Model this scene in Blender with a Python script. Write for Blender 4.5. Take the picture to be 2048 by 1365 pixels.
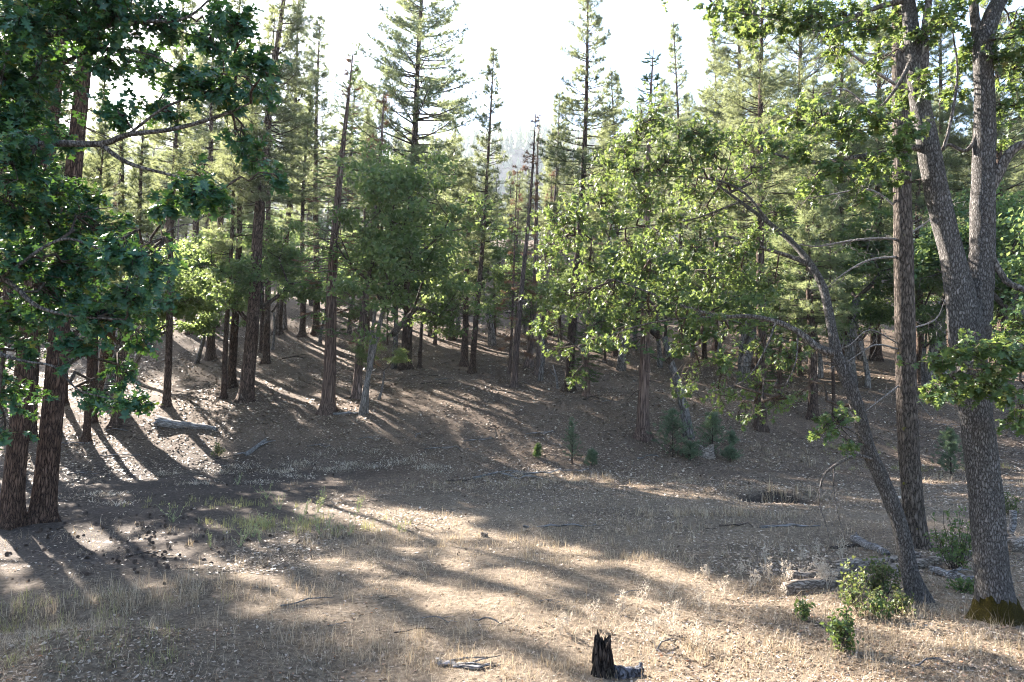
import bpy, math, random
import numpy as np
from mathutils import Vector, Quaternion, Matrix

for o in list(bpy.data.objects): bpy.data.objects.remove(o)
SC = bpy.context.scene
COL = SC.collection
PI = math.pi

# ------------------------------------------------------------------ camera, sky, sun, exposure
F, CX, CY = 1365.0, 1024.0, 682.5
EYE = np.array([0.0, 0.0, 3.0])
PITCH = math.atan(87.5 / F)
cam = bpy.data.cameras.new('camera'); cam.sensor_width = 36.0; cam.lens = F / 2048 * 36.0
cam.clip_start = 0.05; cam.clip_end = 3000
camo = bpy.data.objects.new('camera', cam); COL.objects.link(camo)
camo.location = EYE; camo.rotation_euler = (PI / 2 + PITCH, 0, 0)
SC.camera = camo

SUN_AZ, SUN_EL = math.radians(-41), math.radians(29)       # azimuth from +Y towards +X
TO_SUN = Vector((math.sin(SUN_AZ) * math.cos(SUN_EL), math.cos(SUN_AZ) * math.cos(SUN_EL), math.sin(SUN_EL)))
W = bpy.data.worlds.new('World'); SC.world = W; W.use_nodes = True
nt = W.node_tree; nt.nodes.clear()
sky = nt.nodes.new('ShaderNodeTexSky'); sky.sky_type = 'NISHITA'; sky.sun_disc = False
sky.sun_elevation = SUN_EL; sky.sun_rotation = SUN_AZ
sky.altitude = 1200; sky.air_density = 1.0; sky.dust_density = 2.0; sky.ozone_density = 1.0
bg = nt.nodes.new('ShaderNodeBackground'); bg.inputs['Strength'].default_value = 0.062
ow = nt.nodes.new('ShaderNodeOutputWorld')
nt.links.new(sky.outputs[0], bg.inputs[0]); nt.links.new(bg.outputs[0], ow.inputs[0])
sl = bpy.data.lights.new('sun', 'SUN'); sl.energy = 5.0; sl.angle = math.radians(0.6); sl.color = (1.0, 0.92, 0.82)
so = bpy.data.objects.new('sun', sl); COL.objects.link(so); so.location = (0, 0, 60)
so.rotation_mode = 'QUATERNION'; so.rotation_quaternion = (-TO_SUN).to_track_quat('-Z', 'Y')
vs = SC.view_settings; vs.view_transform = 'Standard'; vs.look = 'None'; vs.gamma = 1.0; vs.use_curve_mapping = False
vs.exposure = 3.28
SC.render.engine = 'CYCLES'
cy = SC.cycles
cy.max_bounces = 5; cy.diffuse_bounces = 2; cy.glossy_bounces = 2; cy.transmission_bounces = 3; cy.volume_bounces = 0
cy.transparent_max_bounces = 4; cy.use_denoising = True; cy.sample_clamp_indirect = 4.0
cy.pixel_filter_type = 'BLACKMAN_HARRIS'; cy.filter_width = 1.0; cy.caustics_reflective = False; cy.caustics_refractive = False

# ------------------------------------------------------------------ maths helpers
def ray(x, y):
    r, u = (x - CX) / F, (CY - y) / F
    c, s = math.cos(PITCH), math.sin(PITCH)
    return np.array([r, c - u * s, s + u * c])
def at(x, y, d):
    v = ray(x, y); return EYE + v * (d / v[1])
def topx(p):
    c, s = math.cos(PITCH), math.sin(PITCH)
    q = np.asarray(p) - EYE
    dep = q[..., 1] * c + q[..., 2] * s
    return CX + F * q[..., 0] / dep, CY - F * (-q[..., 1] * s + q[..., 2] * c) / dep

def hash3(i, j, k):
    n = (i * 374761393 + j * 668265263 + k * 1274126177) & 0xFFFFFFFF
    n = ((n ^ (n >> 13)) * 1274126177) & 0xFFFFFFFF
    return ((n ^ (n >> 16)) & 0xFFFFFF) / float(0xFFFFFF)
def vnoise(P):
    P = np.asarray(P, float); I = np.floor(P).astype(np.int64); f = P - I; f = f * f * (3 - 2 * f)
    r = 0
    for dx in (0, 1):
        for dy in (0, 1):
            for dz in (0, 1):
                w = (f[..., 0] if dx else 1 - f[..., 0]) * (f[..., 1] if dy else 1 - f[..., 1]) * (f[..., 2] if dz else 1 - f[..., 2])
                r = r + w * hash3(I[..., 0] + dx, I[..., 1] + dy, I[..., 2] + dz)
    return r * 2 - 1
def n2(x, y, s, k=0.0): return vnoise(np.stack([x * s, y * s, np.zeros_like(x) + k], -1))
def sstep(a, b, x):
    t = np.clip((x - a) / (b - a), 0, 1); return t * t * (3 - 2 * t)

# ------------------------------------------------------------------ ground height
_py = np.array([-400, -60, -8, 0, 3, 5.4, 7.2, 10, 19, 22.5, 25, 28, 36, 46, 60, 80, 100, 130, 165, 300, 900.])
_pz = np.array([6, 4, 1.75, 1.4, .85, .22, .02, 0, 0.0, .12, .8, 1.95, 3.75, 7.0, 11, 17.5, 24, 30, 31, 30, 30.])
_ty = np.linspace(-400, 900, 13001); _tz = np.interp(_ty, _py, _pz)
_k = np.exp(-np.linspace(-2, 2, 31) ** 2); _k /= _k.sum(); _tz = np.convolve(np.pad(_tz, 15, mode='edge'), _k, mode='valid')
def H(x, y):
    x = np.asarray(x, float); y = np.asarray(y, float)
    s = y - 2.5 * sstep(3, 14, x) + 1.5 * sstep(-6, -20, x) * 0
    z = np.interp(s, _ty, _tz)
    near = sstep(3, 6, y)
    z = z + near * (0.10 * n2(x, y, .22, 3.3) + 0.05 * n2(x, y, .7, 7.1) + 0.025 * n2(x, y, 2.1, 1.7) + .012 * n2(x, y, 5.5, 4.2))
    z = z + sstep(30, 60, y) * 1.0 * n2(x, y, .06, 9.1)
    z = z + .34 * np.exp(-((x + 4.3) / 1.5) ** 2 - ((y - 7.3) / .8) ** 2)            # earth mound, lower left
    z = z - .30 * np.exp(-((x + 6.6) / 1.3) ** 2 - ((y - 9.2) / .45) ** 2)           # gully behind it
    z = z - .60 * np.exp(-(((x - 7.2) / .95) ** 2) ** 2 - (((y - 18.5) / .55) ** 2) ** 2)  # hollow in the meadow
    z = z + .14 * np.exp(-((x - 7.2) / 1.3) ** 2 - ((y - 19.5) / .45) ** 2)
    z = z - .10 * np.exp(-((x + 1.3) / 1.8) ** 2 - ((y - 13.4) / .25) ** 2)
    z = z + .12 * np.exp(-((x - 6) / 2.2) ** 2 - ((y - 7.4) / 1.3) ** 2)
    return z
def h1(x, y): return float(H(np.array([x]), np.array([y]))[0])
def hit(x, y):
    v = ray(x, y); t = np.arange(4, 140, .04)
    P = EYE + t[:, None] * v
    b = np.where(P[:, 2] < H(P[:, 0], P[:, 1]))[0]
    p = P[b[0]] if len(b) else P[-1]
    return np.array([p[0], p[1], h1(p[0], p[1])])

# ------------------------------------------------------------------ mesh builder
class MB:
    def __init__(s): s.v = []; s.t = []; s.q = []; s.tm = []; s.qm = []; s.n = 0
    def add(s, V, T=None, Q=None, m=0):
        V = np.asarray(V, float).reshape(-1, 3)
        if T is not None and len(T): s.t.append(np.asarray(T).reshape(-1, 3) + s.n); s.tm.append(np.full(len(s.t[-1]), m))
        if Q is not None and len(Q): s.q.append(np.asarray(Q).reshape(-1, 4) + s.n); s.qm.append(np.full(len(s.q[-1]), m))
        s.v.append(V); s.n += len(V)
    def tube(s, pts, rad, seg=6, m=0, cap=True):
        V, Q, T = tube(pts, rad, seg, cap); s.add(V, T, Q, m)
    def mesh(s, name, mats, smooth=True, origin=None):
        V = np.concatenate(s.v) if s.v else np.zeros((0, 3))
        if origin is not None: V = V - np.asarray(origin)
        T = np.concatenate(s.t) if s.t else np.zeros((0, 3), int)
        Q = np.concatenate(s.q) if s.q else np.zeros((0, 4), int)
        me = bpy.data.meshes.new(name)
        me.vertices.add(len(V)); me.vertices.foreach_set('co', V.astype(np.float32).ravel())
        nl = len(T) * 3 + len(Q) * 4
        me.loops.add(nl); me.loops.foreach_set('vertex_index', np.concatenate([T.ravel(), Q.ravel()]).astype(np.int32))
        me.polygons.add(len(T) + len(Q))
        st = np.concatenate([np.arange(len(T)) * 3, len(T) * 3 + np.arange(len(Q)) * 4]).astype(np.int32)
        me.polygons.foreach_set('loop_start', st)
        mi = np.concatenate([*(s.tm or [np.zeros(0)]), *(s.qm or [np.zeros(0)])]).astype(np.int32)
        me.polygons.foreach_set('material_index', mi)
        me.polygons.foreach_set('use_smooth', np.full(len(T) + len(Q), smooth))
        for mt in (mats if isinstance(mats, (list, tuple)) else [mats]): me.materials.append(mt)
        me.update(calc_edges=True)
        return me
    def build(s, name, mats, parent=None, smooth=True, origin=None):
        return link(name, s.mesh(name, mats, smooth, origin), parent)

def link(name, data, parent=None):
    o = bpy.data.objects.new(name, data); COL.objects.link(o)
    if parent: o.parent = parent
    return o
def tag(o, label=None, cat=None, group=None, kind=None):
    if label: o['label'] = label
    if cat: o['category'] = cat
    if group: o['group'] = group
    if kind: o['kind'] = kind
    return o
def thing(name, label, cat, loc=(0, 0, 0), group=None):
    o = link(name, None); o.location = [float(c) for c in loc]; o.empty_display_size = .2
    return tag(o, label, cat, group)

def tube(pts, rad, seg=6, cap=True, prof=None):
    P = np.asarray(pts, float); n = len(P); rad = np.broadcast_to(np.asarray(rad, float), (n,))
    tn = np.gradient(P, axis=0); tn /= np.linalg.norm(tn, axis=1)[:, None] + 1e-9
    ref = np.array([1., 0, 0]) if abs(tn[0][0]) < .8 else np.array([0, 1., 0])
    ns = []
    u = np.cross(tn[0], ref); u /= np.linalg.norm(u)
    for i in range(n):
        u = u - tn[i] * np.dot(u, tn[i]); u /= np.linalg.norm(u) + 1e-9; ns.append(u)
    N = np.array(ns); B = np.cross(tn, N)
    a = np.arange(seg) * 2 * PI / seg
    R = rad[:, None] * (prof if prof is not None else 1.0) * np.ones((n, seg))
    V = P[:, None, :] + R[..., None] * (np.cos(a)[None, :, None] * N[:, None, :] + np.sin(a)[None, :, None] * B[:, None, :])
    i = np.arange(n - 1)[:, None] * seg; j = np.arange(seg)[None, :]; j2 = (j + 1) % seg
    Q = np.stack([i + j, i + j2, i + seg + j2, i + seg + j], -1).reshape(-1, 4)
    V = V.reshape(-1, 3); T = None
    if cap:
        V = np.vstack([V, P[0], P[-1]]); c0, c1 = n * seg, n * seg + 1; k = np.arange(seg); k2 = (k + 1) % seg
        T = np.vstack([np.stack([k2, k, np.full(seg, c0)], -1), np.stack([(n - 1) * seg + k, (n - 1) * seg + k2, np.full(seg, c1)], -1)])
    return V, Q, T
def smooth_path(pts, sub=5):
    P = np.asarray(pts, float); n = len(P)
    if n < 3: return np.array([P[0] + (P[-1] - P[0]) * t for t in np.linspace(0, 1, sub + 1)])
    E = np.vstack([2 * P[0] - P[1], P, 2 * P[-1] - P[-2]]); out = []
    for i in range(n - 1):
        a, b, c, d = E[i:i + 4]
        for t in np.linspace(0, 1, sub, endpoint=False):
            out.append(.5 * ((2 * b) + (c - a) * t + (2 * a - 5 * b + 4 * c - d) * t * t + (3 * b - a - 3 * c + d) * t ** 3))
    out.append(P[-1]); return np.array(out)
def frames(dirs, ups):
    """n x 3 x 3 matrices whose columns are side, up, axis"""
    Z = dirs / (np.linalg.norm(dirs, axis=1)[:, None] + 1e-9)
    Y = ups - Z * np.sum(ups * Z, 1)[:, None]; Y /= np.linalg.norm(Y, axis=1)[:, None] + 1e-9
    X = np.cross(Y, Z); return np.stack([X, Y, Z], -1)
def scatter(mb, TV, TT, pos, R, sc, m=0):
    n, k = len(pos), len(TV)
    if n == 0: return
    V = np.einsum('nij,kj->nki', R, TV) * np.asarray(sc).reshape(n, 1, -1) + pos[:, None, :]
    T = (np.asarray(TT)[None] + (np.arange(n) * k)[:, None, None]).reshape(-1, np.asarray(TT).shape[1])
    if T.shape[1] == 3: mb.add(V, T, None, m)
    else: mb.add(V, None, T, m)
def rdir(rng, n): 
    v = rng.normal(size=(n, 3)); return v / np.linalg.norm(v, axis=1)[:, None]

# ------------------------------------------------------------------ materials
class M:
    def __init__(s, name):
        s.m = bpy.data.materials.new(name); s.m.use_nodes = True; s.t = s.m.node_tree; s.t.nodes.clear()
        s.out = s.n('ShaderNodeOutputMaterial')
    def n(s, ty, **kw):
        nd = s.t.nodes.new(ty)
        for k, v in kw.items():
            if k.startswith('i_'): nd.inputs[k[2:].replace('_', ' ')].default_value = v
            else: setattr(nd, k, v)
        return nd
    def l(s, a, b): s.t.links.new(a, b)
    def ramp(s, fac, stops, interp='LINEAR'):
        r = s.n('ShaderNodeValToRGB'); r.color_ramp.interpolation = interp; e = r.color_ramp.elements
        while len(e) < len(stops): e.new(.5)
        for el, (p, c) in zip(e, stops): el.position = p; el.color = (*c, 1) if len(c) == 3 else c
        s.l(fac, r.inputs[0]); return r.outputs[0]
    def noise(s, vec, scale, detail=4, rough=.6):
        x = s.n('ShaderNodeTexNoise'); x.inputs['Scale'].default_value = scale; x.inputs['Detail'].default_value = detail
        x.inputs['Roughness'].default_value = rough
        if vec is not None: s.l(vec, x.inputs['Vector'])
        return x.outputs['Fac']
    def mixc(s, fac, a, b, mode='MIX'):
        x = s.n('ShaderNodeMix', data_type='RGBA', blend_type=mode)
        for sock, v in ((x.inputs[0], fac), (x.inputs[6], a), (x.inputs[7], b)):
            if hasattr(v, 'links'): s.l(v, sock)
            elif isinstance(v, (int, float)): sock.default_value = v
            else: sock.default_value = (*v, 1)
        return x.outputs[2]
    def math(s, op, a, b=0.0):
        x = s.n('ShaderNodeMath', operation=op)
        for sock, v in ((x.inputs[0], a), (x.inputs[1], b)):
            if hasattr(v, 'links'): s.l(v, sock)
            else: sock.default_value = v
        return x.outputs[0]
    def princ(s, col, rough=.9, spec=.2, bump=None, bstr=.5, bdist=.02):
        p = s.n('ShaderNodeBsdfPrincipled'); p.inputs['Roughness'].default_value = rough
        p.inputs['Specular IOR Level'].default_value = spec
        if hasattr(col, 'links'): s.l(col, p.inputs['Base Color'])
        else: p.inputs['Base Color'].default_value = (*col, 1)
        if bump is not None:
            b = s.n('ShaderNodeBump'); b.inputs['Strength'].default_value = bstr; b.inputs['Distance'].default_value = bdist
            s.l(bump, b.inputs['Height']); s.l(b.outputs[0], p.inputs['Normal'])
        return p.outputs[0]
    def done(s, sh): s.l(sh, s.out.inputs[0]); return s.m

def bark(name, light, mid, crack, scale=9., stretch=.3, width=.10, bstr=.8, bdist=.03, moss=None, randomize=True, along='z'):
    m = M(name); tc = m.n('ShaderNodeTexCoord').outputs['Object']
    mp = m.n('ShaderNodeMapping'); mp.inputs['Scale'].default_value = (1, 1, stretch) if along == 'z' else (stretch, 1, 1); m.l(tc, mp.inputs[0])
    nz = m.n('ShaderNodeTexNoise'); nz.inputs['Scale'].default_value = scale * .9; nz.inputs['Detail'].default_value = 5; nz.inputs['Roughness'].default_value = .7; m.l(mp.outputs[0], nz.inputs['Vector'])
    ad = m.n('ShaderNodeVectorMath', operation='MULTIPLY_ADD'); m.l(nz.outputs['Color'], ad.inputs[0]); ad.inputs[1].default_value = (1.9 / scale,) * 3; m.l(mp.outputs[0], ad.inputs[2])
    vo = m.n('ShaderNodeTexVoronoi', feature='DISTANCE_TO_EDGE'); vo.inputs['Scale'].default_value = scale; m.l(ad.outputs[0], vo.inputs['Vector'])
    fine = m.noise(mp.outputs[0], scale * 3, 6, .75); big = m.noise(tc, 1.3, 4)
    dist = m.math('ADD', vo.outputs['Distance'], m.math('MULTIPLY', m.math('SUBTRACT', fine, .5), .35))
    ck = m.ramp(dist, [(0, (0, 0, 0)), (width, (.5,) * 3), (width * 3.5, (1, 1, 1))])
    col = m.mixc(m.ramp(fine, [(.3, (0, 0, 0)), (.7, (1, 1, 1))]), mid, light)
    col = m.mixc(m.ramp(big, [(.35, (0, 0, 0)), (.7, (.7,) * 3)]), col, mid)
    col = m.mixc(ck, crack, col)
    if randomize:
        oi = m.n('ShaderNodeObjectInfo').outputs['Random']
        hs = m.n('ShaderNodeHueSaturation'); m.l(col, hs.inputs['Color'])
        v = m.math('MULTIPLY_ADD', oi, .5); v.node.inputs[2].default_value = .75; m.l(v, hs.inputs['Value']); col = hs.outputs[0]
    if moss:
        mc, thr = moss
        mn = m.noise(tc, 5.5, 5, .7)
        col = m.mixc(m.ramp(mn, [(thr, (0, 0, 0)), (thr + .06, (.8,) * 3)]), col, mc)
    hgt = m.math('ADD', ck, m.math('MULTIPLY', fine, .6))
    return m.done(m.princ(col, .95, .1, hgt, bstr, bdist))

def leafmat(name, stops, trans=.4, tcol=(.35, .5, .05), rough=.45, spec=.4, hue=.0, tgain=.6):
    m = M(name); ri = m.n('ShaderNodeNewGeometry').outputs['Random Per Island']
    c = m.ramp(ri, stops)
    if hue:
        oi = m.n('ShaderNodeObjectInfo').outputs['Random']
        hs = m.n('ShaderNodeHueSaturation'); m.l(c, hs.inputs['Color'])
        k = m.math('MULTIPLY_ADD', oi, hue); k.node.inputs[2].default_value = .5 - hue / 2; m.l(k, hs.inputs['Hue'])
        v = m.math('MULTIPLY_ADD', oi, .5); v.node.inputs[2].default_value = .75; m.l(v, hs.inputs['Value']); c = hs.outputs[0]
    p = m.princ(c, rough, spec)
    if trans <= 0: return m.done(p)
    tr = m.n('ShaderNodeBsdfTranslucent'); m.l(m.mixc(tgain, c, tcol), tr.inputs[0])
    mx = m.n('ShaderNodeMixShader'); mx.inputs[0].default_value = trans; m.l(p, mx.inputs[1]); m.l(tr.outputs[0], mx.inputs[2])
    return m.done(mx.outputs[0])

MAT = {}
MAT['oak_bark'] = bark('oak_bark', (.285, .265, .252), (.20, .187, .178), (.06, .053, .048), 42, .36, .08, 1.0, .035, ((.40, .40, .37), .68), False)
MAT['oak_bark_thin'] = bark('oak_bark_thin', (.30, .27, .25), (.19, .17, .16), (.04, .035, .03), 26, .4, .10, .8, .02, ((.30, .27, .07), .66), False)
MAT['old_pine_bark'] = bark('old_pine_bark', (.26, .165, .12), (.16, .10, .072), (.035, .024, .02), 15, .26, .10, 1.0, .05, None, False)
MAT['lichen_pine_bark'] = bark('lichen_pine_bark', (.30, .245, .21), (.18, .145, .12), (.04, .033, .028), 22, .25, .10, 1.0, .04, ((.24, .23, .03), .63), False)
MAT['pine_bark'] = bark('pine_bark', (.24, .17, .135), (.15, .105, .083), (.035, .026, .022), 15, .22, .10, 1.0, .05)
MAT['cedar_bark'] = bark('cedar_bark', (.36, .26, .21), (.23, .16, .13), (.06, .04, .035), 14, .05, .12, 1.0, .05)
MAT['grey_bark'] = bark('grey_bark', (.33, .31, .30), (.22, .20, .19), (.05, .045, .04), 14, .35, .1, .8, .03)
MAT['dead_bark'] = bark('dead_bark', (.26, .20, .18), (.17, .125, .11), (.05, .04, .035), 12, .12, .1, .8, .03)
MAT['twig'] = bark('twig', (.15, .12, .10), (.09, .07, .06), (.03, .025, .02), 20, .4, .1, .3, .01, None, False)
MAT['grey_twig'] = bark('grey_twig', (.34, .31, .29), (.22, .19, .175), (.09, .08, .07), 20, .4, .1, .3, .01, None, False)
MAT['weathered'] = bark('weathered', (.42, .40, .395), (.27, .255, .25), (.06, .055, .05), 22, .07, .08, .8, .02, None, False, 'x')
MAT['driftwood'] = bark('driftwood', (.50, .43, .36), (.33, .275, .23), (.06, .045, .035), 20, .09, .08, .8, .02, None, False, 'x')
MAT['charred'] = bark('charred', (.17, .14, .12), (.07, .058, .05), (.007, .006, .006), 22, .25, .12, 1.0, .04, None, False)
MAT['ashy'] = bark('ashy', (.34, .35, .40), (.14, .14, .16), (.03, .03, .03), 14, .4, .12, .9, .03, None, False)
MAT['moss'] = bark('moss', (.17, .13, .022), (.09, .07, .012), (.03, .024, .006), 60, .8, .2, 1.0, .02, None, False)
MAT['oak_leaf'] = leafmat('oak_leaf', [(0, (.024, .058, .022)), (.5, (.040, .085, .030)), (.88, (.075, .12, .038)), (1, (.17, .15, .05))], .36, (.42, .53, .11), .45, .42, 0, .5)
MAT['shade_leaf'] = leafmat('shade_leaf', [(0, (.018, .062, .042)), (.6, (.030, .088, .052)), (.93, (.055, .12, .04)), (1, (.15, .12, .04))], .25, (.20, .38, .03), .46, .4)  # blue sky sheen of the shaded boughs is mixed into these leaf colours
MAT['far_leaf'] = leafmat('far_leaf', [(0, (.016, .050, .026)), (.5, (.034, .086, .038)), (.85, (.065, .12, .045)), (1, (.14, .165, .06))], .40, (.46, .57, .16), .5, .3, .05)
MAT['needle'] = leafmat('needle', [(0, (.040, .072, .042)), (.6, (.065, .10, .052)), (1, (.12, .145, .07))], .42, (.52, .56, .24), .5, .4, .04)
MAT['brown_needle'] = leafmat('brown_needle', [(0, (.13, .075, .05)), (1, (.22, .135, .09))], .25, (.30, .17, .10), .7, .2)
MAT['cedar_spray'] = leafmat('cedar_spray', [(0, (.035, .080, .035)), (1, (.08, .13, .05))], .3, (.3, .42, .08), .55, .3, .03)
MAT['juniper'] = leafmat('juniper', [(0, (.07, .105, .07)), (1, (.17, .21, .135))], .25, (.25, .38, .14), .6, .25)
MAT['bush_leaf'] = leafmat('bush_leaf', [(0, (.03, .055, .02)), (.6, (.065, .095, .033)), (1, (.24, .20, .10))], .30, (.30, .35, .09), .5, .3)
MAT['straw'] = leafmat('straw', [(0, (.10, .075, .05)), (.35, (.29, .22, .155)), (.6, (.44, .35, .25)), (.9, (.60, .51, .39)), (1, (.28, .27, .17))], .25, (.6, .45, .25), .7, .2)
MAT['green_grass'] = leafmat('green_grass', [(0, (.22, .22, .09)), (1, (.38, .34, .17))], .3, (.5, .5, .15), .6, .2)
MAT['weed_green'] = leafmat('weed_green', [(0, (.20, .25, .12)), (1, (.38, .40, .22))], .3, (.5, .5, .2), .7, .2)
MAT['pale_weed'] = leafmat('pale_weed', [(0, (.36, .30, .235)), (1, (.60, .53, .44))], .2, (.7, .6, .45), .8, .1)
MAT['litter'] = leafmat('litter', [(0, (.10, .07, .05)), (.35, (.20, .14, .097)), (.65, (.35, .275, .21)), (.9, (.52, .44, .365)), (.95, (.34, .16, .08)), (1, (.66, .60, .54))], .12, (.5, .35, .2), .8, .15)
MAT['slope_litter'] = leafmat('slope_litter', [(0, (.07, .05, .036)), (.3, (.18, .125, .088)), (.7, (.36, .275, .20)), (.95, (.48, .39, .30)), (1, (.62, .55, .46))], .0)
MAT['cone'] = leafmat('cone', [(0, (.06, .045, .038)), (1, (.13, .095, .075))], 0, rough=.9)

def ground_mat():
    m = M('ground'); tc = m.n('ShaderNodeTexCoord').outputs['Object']
    sp = m.n('ShaderNodeSeparateXYZ'); m.l(tc, sp.inputs[0])
    big = m.noise(tc, .35, 4, .6); mid = m.noise(tc, 1.7, 5, .65); fine = m.noise(tc, 14, 6, .75); fin2 = m.noise(tc, 45, 4, .7)
    soil = m.ramp(fine, [(.30, (.05, .036, .026)), (.5, (.14, .102, .075)), (.72, (.28, .21, .155))])
    straw = m.ramp(fine, [(.30, (.065, .050, .038)), (.5, (.185, .145, .105)), (.72, (.37, .30, .225))])
    v = m.n('ShaderNodeTexVoronoi'); v.inputs['Scale'].default_value = 17; m.l(tc, v.inputs['Vector'])
    spk = m.ramp(v.outputs['Color'], [(.60, (0, 0, 0)), (.64, (1, 1, 1))])
    ed = m.ramp(v.outputs['Distance'], [(.30, (1, 1, 1)), (.42, (0, 0, 0))])
    litter = m.mixc(m.math('MULTIPLY', m.math('MULTIPLY', spk, ed), .8), soil, m.ramp(fin2, [(.3, (.17, .12, .085)), (.7, (.40, .31, .23))]))
    # straw covers the flat meadow (y 6..21), litter and bare soil the slope
    mr = m.n('ShaderNodeMapRange'); m.l(sp.outputs[1], mr.inputs[0]); mr.inputs[1].default_value = 15; mr.inputs[2].default_value = 24; mr.inputs[3].default_value = 1; mr.inputs[4].default_value = 0
    mx = m.n('ShaderNodeMapRange'); m.l(sp.outputs[0], mx.inputs[0]); mx.inputs[1].default_value = -9; mx.inputs[2].default_value = 0; mx.inputs[3].default_value = -.38; mx.inputs[4].default_value = .16
    f = m.math('ADD', m.math('ADD', mr.outputs[0], mx.outputs[0]), m.math('MULTIPLY', m.math('SUBTRACT', mid, .5), 1.6))
    f = m.math('ADD', f, m.math('MULTIPLY', m.math('SUBTRACT', big, .5), 1.0))
    fr = m.ramp(f, [(.25, (0, 0, 0)), (.85, (1, 1, 1))])
    col = m.mixc(fr, litter, straw)
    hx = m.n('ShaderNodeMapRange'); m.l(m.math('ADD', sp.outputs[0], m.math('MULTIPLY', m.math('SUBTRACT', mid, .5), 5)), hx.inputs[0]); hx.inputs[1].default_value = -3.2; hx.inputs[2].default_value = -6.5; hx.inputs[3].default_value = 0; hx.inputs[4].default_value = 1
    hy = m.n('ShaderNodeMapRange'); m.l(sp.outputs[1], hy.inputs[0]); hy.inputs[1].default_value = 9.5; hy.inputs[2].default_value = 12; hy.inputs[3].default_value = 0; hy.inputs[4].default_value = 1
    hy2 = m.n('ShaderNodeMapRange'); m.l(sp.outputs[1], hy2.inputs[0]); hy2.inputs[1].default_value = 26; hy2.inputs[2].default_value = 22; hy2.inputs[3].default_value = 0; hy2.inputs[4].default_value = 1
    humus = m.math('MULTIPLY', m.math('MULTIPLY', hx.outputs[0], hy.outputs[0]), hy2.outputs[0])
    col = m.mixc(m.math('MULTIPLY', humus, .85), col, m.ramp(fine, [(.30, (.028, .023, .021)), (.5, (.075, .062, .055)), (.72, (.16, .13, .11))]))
    wet = m.ramp(big, [(.40, (1, 1, 1)), (.62, (.72, .72, .74))])
    col = m.mixc(1.0, col, wet, 'MULTIPLY')
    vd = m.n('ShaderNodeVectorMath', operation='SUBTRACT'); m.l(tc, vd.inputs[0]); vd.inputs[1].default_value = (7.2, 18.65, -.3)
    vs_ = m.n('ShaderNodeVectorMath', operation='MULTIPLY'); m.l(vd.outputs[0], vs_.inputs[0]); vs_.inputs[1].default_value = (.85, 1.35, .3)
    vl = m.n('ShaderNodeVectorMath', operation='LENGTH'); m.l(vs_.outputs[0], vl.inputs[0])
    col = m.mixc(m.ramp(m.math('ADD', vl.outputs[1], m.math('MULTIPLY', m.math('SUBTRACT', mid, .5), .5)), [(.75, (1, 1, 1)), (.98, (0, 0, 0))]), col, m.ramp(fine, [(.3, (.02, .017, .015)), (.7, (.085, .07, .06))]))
    h = m.math('ADD', m.math('MULTIPLY', fine, 1.0), m.math('MULTIPLY', fin2, .5))
    return m.done(m.princ(col, .95, .1, h, .9, .05))
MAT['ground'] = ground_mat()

# ------------------------------------------------------------------ the ground and the far hill
def grid_mesh(name, xs, ys, fz, mat):
    X, Y = np.meshgrid(xs, ys); Z = fz(X, Y)
    V = np.stack([X, Y, Z], -1).reshape(-1, 3); nx, ny = len(xs), len(ys)
    i = np.arange(ny - 1)[:, None] * nx + np.arange(nx - 1)[None]
    Q = np.stack([i, i + 1, i + nx + 1, i + nx], -1).reshape(-1, 4)
    mb = MB(); mb.add(V, None, Q); return mb.build(name, mat)
def spaced(a, b, step, far_a, far_b, growth=1.12):
    c = list(np.arange(a, b, step)); s = step
    while c[-1] < far_b: s *= growth; c.append(c[-1] + s)
    s = step; lo = [c[0]]
    while lo[-1] > far_a: s *= growth; lo.append(lo[-1] - s)
    return np.array(lo[:0:-1] + c)
gx = spaced(-13, 13, .15, -700, 700, 1.07); gy = spaced(5.0, 23, .12, -350, 400, 1.05)
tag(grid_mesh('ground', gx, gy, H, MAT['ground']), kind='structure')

def HILL(x, y):
    r = sstep(260, 860, y) * (262 + 14 * np.sin(x / 210 + 1.0) + 26 * n2(x, y, .006, 2.2)) + 14 * n2(x, y, .02, 5.2) * sstep(270, 400, y)
    return 24 + r - 120 * sstep(900, 1350, y) - 6 * (1 - sstep(250, 290, y))
tag(grid_mesh('hill', np.linspace(-1200, 1200, 110), np.linspace(240, 1400, 80), HILL, MAT['ground']), kind='structure')
rng = np.random.default_rng(5)
mb = MB(); nfar = 7000
px_, py_ = rng.uniform(-640, 640, nfar), rng.uniform(290, 900, nfar)
k = (np.abs(px_) < py_ * .72) & (n2(px_, py_, .02, 8.8) > -.45); px_, py_ = px_[k], py_[k]; pz_ = HILL(px_, py_)
for x, y, z in zip(px_, py_, pz_):
    h = rng.uniform(10, 22); r = h * rng.uniform(.22, .36); n = 5
    for tier in range(2):
        z0 = z + h * (.08 + .36 * tier); z1 = z0 + h * .55; rr = r * (1 - .35 * tier)
        a = np.arange(n) * 2 * PI / n + rng.uniform(0, 6)
        ri = rr * rng.uniform(.55, 1.15, n)
        V = np.vstack([np.stack([x + ri * np.cos(a), y + ri * np.sin(a), z0 + rng.uniform(-.05, .05, n) * h], -1), [[x, y, z1]]])
        j = np.arange(n); mb.add(V, np.stack([j, (j + 1) % n, np.full(n, n)], -1))
tag(mb.build('far_woods', MAT['needle'], smooth=False), 'hazy wooded ridge seen through the gap between the pines', 'woods', kind='stuff')

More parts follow.
